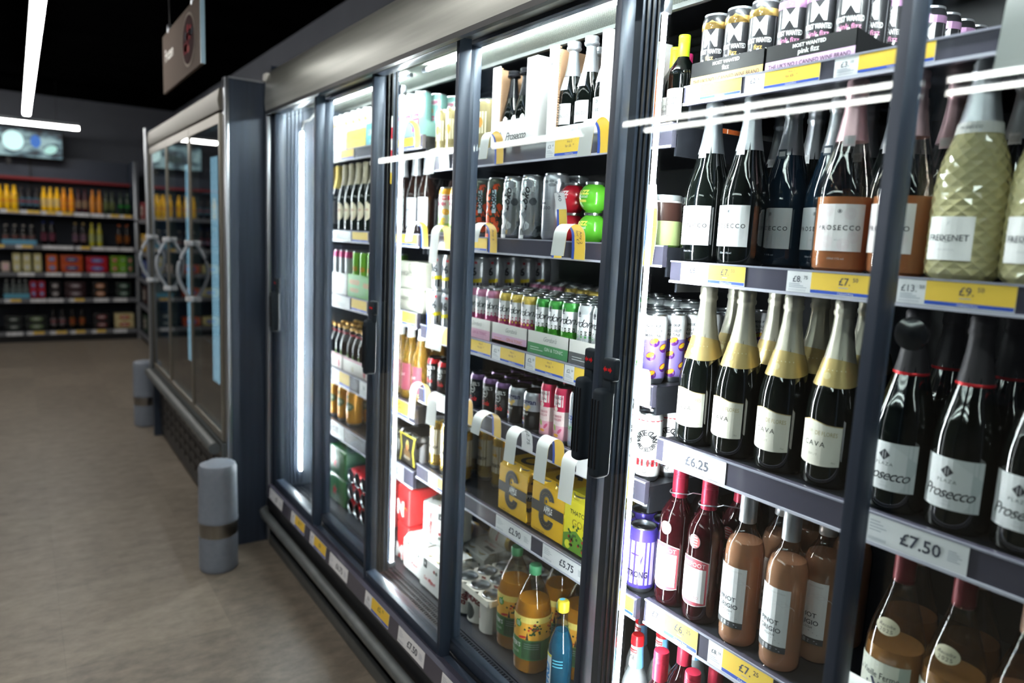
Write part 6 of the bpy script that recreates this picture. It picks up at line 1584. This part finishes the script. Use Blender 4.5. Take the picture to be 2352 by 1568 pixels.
put('bluec', bluec, 1.21, 3.03, DECK, 'silver and blue tall can on the deck behind the other two', 'can', 'silver and blue cans')
def redbox():
    g = G(); R_ = mat((214, 44, 46), .4); g.box(-.045, .045, -.06, .06, 0, .135, R_, .008, 3); g.box(-.045, .045, -.06, .06, .136, .272, R_, .008, 3)
    m1 = flat(-.06, .0006); g.text('N', .07, -.02, .19, m1, M_white, bold=.05); g.text('M', .07, -.02, .03, m1, M_white, bold=.05); g.ell(.022, .215, .010, .018, m1, mat((90, 20, 24)), 14); g.ring(.02, .18, .018, .020, m1, mat((236, 190, 90)), 16, 1, 4)
    return g.obj('can_multipack')
put('redbox', redbox, 1.135, 2.172, DECK, 'tall red pack behind the light tube at the bottom', 'multipack')
def sm_can(g, m1, m2, r, h): g.text('San Miguel', h*.13, 0, h*.52, m2, mat((190, 50, 56)), shear=.25, bold=.01, maxw=r*2.0); g.ring(0, h*.52, .022, .0225, m2, mat((176, 160, 120)), 20, 0, 6.28, .9); g.rect(-r, r, h*.80, h*.81, m1, mat((196, 170, 110)))
smc = lambda: can(.033, .118, [(.118, gloss((226, 226, 222), .15))], sm_can, mat((206, 176, 110), .28, .9), bot=mat((206, 176, 110), .28, .9))
def art_sm(g, m1, m2, w, h, mt):
    g.text('San Miguel', .018, 0, h*.36, m2, mat((196, 40, 52)), shear=.25, bold=.015, maxw=w*.8); g.rect(-w*.32, -w*.16, h*.62, h*.86, m1, mat((70, 72, 76)), .3); g.text('4', .018, -w*.24, h*.74, m2, M_white, bold=.03); g.ell(w*.2, h*.68, .006, .006, m1, mat((170, 30, 40)), 12); g.ell(w*.31, h*.68, .006, .006, m1, mat((70, 90, 80)), 12); g.text('San Miguel', .016, .0, .0, mt, mat((196, 40, 52)), shear=.25)
    g.rect(w*.05, w*.4, -.03, -.015, mt, mat((120, 122, 124)), .3)
smp = lambda: sleeve_pack((240, 240, 238), art_sm, smc, .136, .134, .124)
sx = 1.125
put('smp', smp, sx, 2.055, DECK, 'white lager four pack standing on the deck, left one', 'multipack', 'white lager packs'); put('smp', smp, sx-.01, 1.912, DECK, 'white lager four pack standing on the deck, right one', 'multipack', 'white lager packs')
o = put('smp', smp, sx-.005, 2.075, DECK+.126, 'white lager four pack lying across the two standing ones', 'multipack', 'white lager packs'); 
o.rotation_euler = (0, radians(90), FR+radians(18)); o.location = (sx+.02, 2.065, DECK+.126+.071)
put('smp', smp, 1.27, 2.05, DECK, 'white lager four pack at the back of the deck', 'multipack', 'white lager packs'); put('smp', smp, 1.27, 1.905, DECK, 'white lager four pack at the back behind the right one', 'multipack', 'white lager packs')
for i, (x, y, z) in enumerate(((1.30, 1.745, .158), (1.30, 1.745, .225), (1.375, 1.745, .158), (1.375, 1.745, .225))):
    o = put('smc', smc, x, y+.05, DECK+z-.12+.033, f'loose white lager can lying on its side, {["lower front", "upper front", "lower back", "upper back"][i]} one', 'can', 'white lager cans lying'); o.rotation_euler = (0, radians(-90), radians(-90)); o.location = (x, y+.06, DECK+z)
def moretti():
    root = empty('can_multipack'); r = .0335; h = .112; C = mat((226, 220, 208), .45)
    mm = gloss((206, 200, 190), .3)
    for i in range(3):
        for j in range(4):
            x = -.068+i*.068; y = -.102+j*.068
            o = G().lathe([(r*.76, 0), (r*.90, .005), (r*.985, .013), (r*.985, h-.018), (r*.86, h-.004)], [M_alu, M_alu, mm, mm], 24).obj('can', root); o.location = (x, y, 0)
            g = G(); g.lathe([(r*.86, h-.004), (r*.89, h+.002), (r*.85, h+.003), (r*.80, h-.004), (0, h-.0038)], M_alu, 24); g.box(-.006, .006, -.014, .007, h-.0036, h-.002, M_alu, .0006, 1); g.ring(0, 0, .012, .0135, lambda u, v: (u, v, h-.0034), M_silver, 16); g.obj('lid', o)
    g = G(); W, D = .103, .137    # card collar with round openings
    for i in range(3):
        for j in range(4):
            cx = -.068+i*.068; cy = -.102+j*.068
            n = 20; x0 = -W if i == 0 else cx-.034; x1 = W if i == 2 else cx+.034; y0 = -D if j == 0 else cy-.034; y1 = D if j == 3 else cy+.034
            vs = []; fs = []
            for k in range(n):
                a = 2*pi*k/n; ca, sa = cos(a), sin(a); vs.append((cx+.0312*ca, cy+.0312*sa, h-.001))
                t = min((x1-cx)/ca if ca > 1e-9 else ((x0-cx)/ca if ca < -1e-9 else 9), (y1-cy)/sa if sa > 1e-9 else ((y0-cy)/sa if sa < -1e-9 else 9)); vs.append((cx+t*ca, cy+t*sa, h-.001))
            for k in range(n): q = (k+1) % n; fs.append((2*k, 2*k+1, 2*q+1, 2*q))
            g.add(vs, fs, C)
    for s in (-1, 1):
        g.add([(-W, s*D, h-.001), (W, s*D, h-.001), (W*.98, s*(D+.002), h-.018), (-W*.98, s*(D+.002), h-.018)], [(0, 1, 2, 3)], C); g.add([(s*W, -D, h-.001), (s*W, D, h-.001), (s*(W+.002), D*.98, h-.018), (s*(W+.002), -D*.98, h-.018)], [(0, 1, 2, 3)], C)
    mp = lambda u, v: (u, v, h-.0004)
    for u, v in ((-.034, -.068), (.034, -.068), (.034, .0), (-.034, .0), (0, -.128)): g.rect(u-.010, u+.010, v-.003, v+.003, mp, mat((150, 60, 56)), .3)
    g.obj('card_collar', root, 'white card collar')
    g = G(); mpf = lambda u, v: (u, -.102-r*.985-.002-.0*u, v); R_ = mat((120, 44, 44))
    vs = []; fs = []
    n = 24      # front panel follows the cans
    for k in range(n+1):
        u = -.100+.2*k/n; b = -.102-.0335*math.sqrt(max(.15, 1-((((u+.102) % .068)-.034)/.036)**2)); 
        for z in (.006, .096): vs.append((u, b-.0012, z))
    fs = [(2*k, 2*k+2, 2*k+3, 2*k+1) for k in range(n)]; g.add(vs, fs, mat((212, 208, 200), .4))
    def mpp(u, v): b = -.102-.0335*math.sqrt(max(.15, 1-((((u+.102) % .068)-.034)/.036)**2)); return (u, b-.0020, v)
    g.arc_text('BIRRA MORETTI', .026, .0, .032, .052, pi/2, mpp, R_, bold=.04, step=.225); g.ell(.0, .040, .020, .026, mpp, mat((70, 72, 66)), 16)
    g.obj('front_print', root, 'grey printed panel')
    return root
put('mor', moretti, 1.205, 1.700, DECK, 'grey lager can pack with white collar and round openings, left of the cider bottles', 'multipack')
# ------------------------------------------------------------------ mixers on the back wall shelving
SODA = [(r*.67, z) for r, z in [(.026, .003), (.034, 0), (.040, .008), (.041, .02), (.041, .13), (.039, .155), (.031, .19), (.020, .215), (.0175, .232), (.0160, .248)]]
def soda(c, lc, cc, band=None, tr=.0, H=.262):
    def f():
        k = H/.262; o = G().lathe([(r, z*k) for r, z in SODA], mat(c, .12, 0, tr, 0, 1.36, .4), 18).obj('mixer_bottle')
        G().lathe([(.0125, .240*k), (.0130, .244*k), (.0130, H-.002), (0, H)], mat(cc, .4), 14).obj('cap', o)
        g = G(); m1 = cyl(.0275, .0006); g.rect(-.04, .04, .05*k, .135*k, m1, mat(lc, .5), .02)
        if band: g.rect(-.04, .04, .085*k, .105*k, cyl(.0275, .0012), mat(band, .5), .02)
        g.obj('label', o, None, 0); return o
    return f
def carton(w, h, c, mark, mc, d=.18):
    def f():
        g = G(); g.box(-w/2, w/2, -d/2, d/2, 0, h, mat(c, .5), .004); m1 = flat(-d/2, .0006)
        if mark: g.ell(0, h*.5, min(w*.3, .07), h*.30, m1, mat(mark, .5), 18, 0, .3); g.text('MIXER', h*.22, 0, h*.5, flat(-d/2, .0012), mat(mc, .5), bold=.03, maxw=w*.45, lim=.3)
        return g.obj('mixer_carton')
    return f
def mtray(w, c): return lambda: box_open(w, .2, .05, .045, mat(c, .5), None, 'cardboard_tray')
gx = lambda cx: -.138+(cx/3.73)*1.261/300
YG = 9.66
YEL = (250, 196, 20)
R1 = [(('a', soda(YEL, (240, 206, 90), (240, 190, 30), (226, 80, 50))), (-2, 58, 118), 'yellow mixer bottle, top shelf left end'),
      (('b', soda((22, 22, 30), (120, 180, 206), (30, 30, 36), (206, 50, 60))), (182, 240, 298), 'dark mixer bottle with blue label on the top shelf'),
      (('c', soda(YEL, (150, 200, 214), (240, 190, 30))), (360, 415, 470), 'yellow mixer bottle with blue label on the top shelf'),
      (('d', soda((246, 160, 24), (240, 120, 70), (244, 170, 40), (250, 190, 60))), (528, 592), 'orange mixer bottle on the top shelf'),
      (('e', soda((60, 14, 26), (226, 196, 150), (70, 20, 30))), (655, 712), 'maroon mixer bottle with cream label on the top shelf'),
      (('f', soda((206, 130, 40), (226, 160, 90), (196, 110, 40))), (778, 838), 'amber mixer bottle on the top shelf'),
      (('g', soda((44, 56, 36), (150, 160, 90), (40, 50, 36))), (900, 955), 'olive mixer bottle on the top shelf'),
      (('h', soda((20, 44, 26), (36, 60, 38), (24, 40, 28), (40, 200, 60))), (1032, 1094), 'dark green mixer bottle on the top shelf')]
R2 = [(('i', soda((20, 16, 16), (196, 190, 186), (200, 196, 190), (196, 60, 60), 0, .21)), (35, 108, 178, 245), 'brown ale bottle in a blue tray on the second shelf'),
      (('j', soda((20, 14, 18), (206, 110, 140), (40, 60, 130))), (345, 415), 'dark bottle with pink label on the second shelf'),
      (('k', soda((24, 14, 22), (220, 180, 190), (196, 170, 110), (150, 110, 160))), (615, 685), 'dark bottle with pale pink label on the second shelf'),
      (('l', soda((190, 186, 50), (150, 200, 206), (206, 196, 60))), (760, 828), 'yellow green mixer bottle on the second shelf'),
      (('m', soda((24, 16, 14), (226, 130, 40), (206, 100, 40))), (1008, 1080), 'black bottle with orange label on the second shelf')]
R5 = [(('n', soda((16, 12, 14), (206, 190, 196), (20, 18, 20), (190, 50, 50))), (395, 472), 'cola bottle with red and white label on the bottom shelf'),
      (('o', soda((18, 14, 12), (240, 150, 70), (20, 18, 20), (214, 70, 50))), (560, 645), 'cola bottle with orange label on the bottom shelf')]
for z, rows in ((GZ[0], R1), (GZ[1], R2), (GZ[4], R5)):
    for (k, fn), xs, lab in rows:
        for i, cx in enumerate(xs):
            z2 = z+(.0025 if k == 'i' else 0)
            put('mix'+k, fn, gx(cx), YG, z2, f'{lab}, {ORD[i]} of {len(xs)}', 'bottle', 'mixer bottles on the back wall', 0)
            put('mix'+k, fn, gx(cx)+.006, YG+.09, z2, f'{lab.split(" on the")[0].split(" in a")[0]} in the row behind on the back wall', 'bottle', 'mixer bottles on the back wall, second row', 0)
put('bt', mtray(.32, (96, 160, 190)), gx(140), YG+.04, GZ[1], 'blue tray of brown ale on the second shelf', 'tray', None, 0)
clear4 = soda((150, 160, 160), (120, 140, 140), (190, 196, 200), None, .6, .20)
for i, cx in enumerate((20, 75, 125, 175)): put('mixp', clear4, gx(cx), YG, GZ[3]+.0025, f'clear mixer bottle in a blue tray on the fourth shelf, {ORD[i]} from left', 'bottle', 'clear mixer bottles', 0)
put('bt2', mtray(.24, (96, 170, 196)), gx(98), YG+.04, GZ[3], 'blue tray of clear mixers on the fourth shelf', 'tray', None, 0)
CT = [(2, 20, .075, .10, (226, 206, 190), (240, 190, 200), 1, 'pale carton at the left on the third shelf'),
      (2, 112, .075, .10, (222, 214, 150), (236, 236, 220), 2, 'cream carton on the third shelf, first column'), (2, 195, .075, .10, (222, 214, 150), (236, 236, 220), 2, 'cream carton on the third shelf, second column'), (2, 282, .075, .10, (222, 214, 150), (236, 236, 220), 2, 'cream carton on the third shelf, third column'),
      (2, 402, .105, .095, (230, 110, 40), (110, 120, 190), 2, 'orange carton with blue oval on the third shelf, narrow one'), (2, 572, .215, .095, (206, 84, 30), (60, 70, 130), 2, 'wide orange carton with blue oval on the third shelf'),
      (2, 795, .215, .090, (190, 26, 44), (90, 110, 190), 2, 'red carton with blue oval on the third shelf'), (2, 955, .085, .095, (120, 170, 40), (190, 70, 40), 2, 'green carton on the third shelf, left column'), (2, 1030, .070, .095, (130, 190, 50), (90, 150, 40), 2, 'green carton on the third shelf, middle column'), (2, 1096, .060, .095, (50, 110, 60), (190, 90, 50), 2, 'dark green carton on the third shelf, right column'),
      (3, 238, .064, .095, (190, 30, 50), (90, 110, 190), 2, 'small red carton on the fourth shelf, left column'), (3, 306, .064, .095, (190, 30, 50), (90, 110, 190), 2, 'small red carton on the fourth shelf, right column'),
      (3, 420, .100, .09, (30, 22, 26), (150, 140, 140), 2, 'black carton with grey print on the fourth shelf'), (3, 595, .205, .09, (48, 22, 28), (120, 100, 106), 2, 'wide dark maroon carton on the fourth shelf'), (3, 815, .15, .09, (36, 26, 22), (196, 130, 80), 2, 'dark carton with amber oval on the fourth shelf'), (3, 1030, .16, .09, (24, 34, 30), (70, 110, 90), 2, 'dark green carton on the fourth shelf'),
      (4, 62, .17, .085, (20, 24, 26), (70, 84, 76), 2, 'black carton at the left on the bottom shelf'), (4, 250, .21, .085, (24, 30, 28), (110, 130, 90), 2, 'dark carton with green print on the bottom shelf'), (4, 820, .17, .09, (26, 22, 24), (130, 60, 60), 2, 'dark carton with red print on the bottom shelf'), (4, 1030, .20, .085, (206, 190, 140), (180, 90, 60), 2, 'cream carton with red brown print at the right on the bottom shelf')]
for row, cx, w, h, c, mk, n, lab in CT:
    for k in range(n):
        put(f'ct{row}{cx}', carton(w, h, c, mk, (236, 236, 236)), gx(cx), YG+.06, GZ[row]+k*(h+.001), (f'{lab}, {"lower" if k == 0 else "upper"} one' if n > 1 else lab), 'carton', 'mixer cartons on the back wall', 0)
# the part of the same shelving left of the picture, seen mirrored in the freezer doors
xs = -.19; j = 0
for row, seq in ((0, 'aaabbccddaabbcaa'), (1, 'iiijjkkllmiijjkk')):
    for i, ch in enumerate(seq):
        put('mix'+ch, None, -.24-i*.082, YG, GZ[row], f'mixer bottle on the {["top", "second"][row]} shelf left of the picture', 'bottle', f'mixer bottles left of the picture, {["top", "second"][row]} shelf', 0)
for row in (2, 3, 4):
    for i in range(5):
        put(f'ctl{i % 3}', carton(.2, .10, [(206, 84, 30), (222, 214, 150), (60, 30, 34)][i % 3], (90, 110, 190), (236, 236, 236)), -.36-i*.23, YG+.06, GZ[row], f'mixer carton on the {["", "", "third", "fourth", "bottom"][row]} shelf left of the picture', 'carton', f'mixer cartons left of the picture, {["", "", "third", "fourth", "bottom"][row]} shelf', 0)
# tickets on the back wall shelving
TK = [(0, [(2, 150, 'y'), (160, 318, 'y'), (328, 450, 'y'), (456, 590, 'y'), (606, 735, 'w'), (750, 868, 'w'), (888, 1000, 'y'), (1006, 1118, 'y')]), (1, [(-60, 20, 'y'), (112, 245, 'y'), (330, 450, 'w'), (456, 585, 'w'), (610, 732, 'y'), (750, 860, 'w'), (870, 985, 'w'), (998, 1118, 'w')]),
      (2, [(116, 250, 'w'), (345, 475, 'w'), (512, 642, 'w'), (724, 848, 'w'), (928, 1050, 'w')]), (3, [(0, 130, 'y'), (208, 338, 'w'), (350, 480, 'w'), (535, 662, 'y'), (752, 876, 'w'), (930, 1050, 'w')]), (4, [(0, 130, 'w'), (170, 310, 'y'), (360, 500, 'y'), (535, 662, 'y'), (722, 845, 'y'), (920, 1040, 'w')])]
nm = ['top', 'second', 'third', 'fourth', 'bottom']
for row, l in TK:
    for i, (a, b, k) in enumerate(l):
        xa, xb = gx(a), gx(b)
        o = ticket('price_ticket', xb, xa, GZ[row]-.042, GZ[row]-.004, 0, [(.35, 'w', '£2'), (.65, 'y', '£1.^50')] if k == 'y' else [(.5, 'w', '£2.^25'), (.5, 'w', '£1.^75')],
                   f'{"white and yellow" if k == "y" else "white"} ticket on the {nm[row]} shelf of the back wall, {ORD[i]} from the left', 'back wall tickets')
        o.rotation_euler = (0, 0, 0); o.location = ((xa+xb)/2, GY-.0134, GZ[row]-.023)
# goods on the side shelving, a sliver in view
for row, z in enumerate(SZ):
    for i in range(9):
        c = [(120, 30, 40), (190, 150, 40), (50, 70, 130), (60, 40, 40), (40, 60, 50)][(row+i//2) % 5]
        put(f'sd{(row+i//2) % 5}', carton(.26, .19, c, (200, 190, 180), (60, 50, 50), .2), 1.29, 9.25-i*.38, z, f'{["maroon", "mustard", "blue", "brown", "green"][(row+i//2) % 5]} carton on the {nm[row]} shelf of the side shelving', 'carton', f'cartons on the side shelving, {["maroon", "mustard", "blue", "brown", "green"][(row+i//2) % 5]}, {nm[row]} shelf')
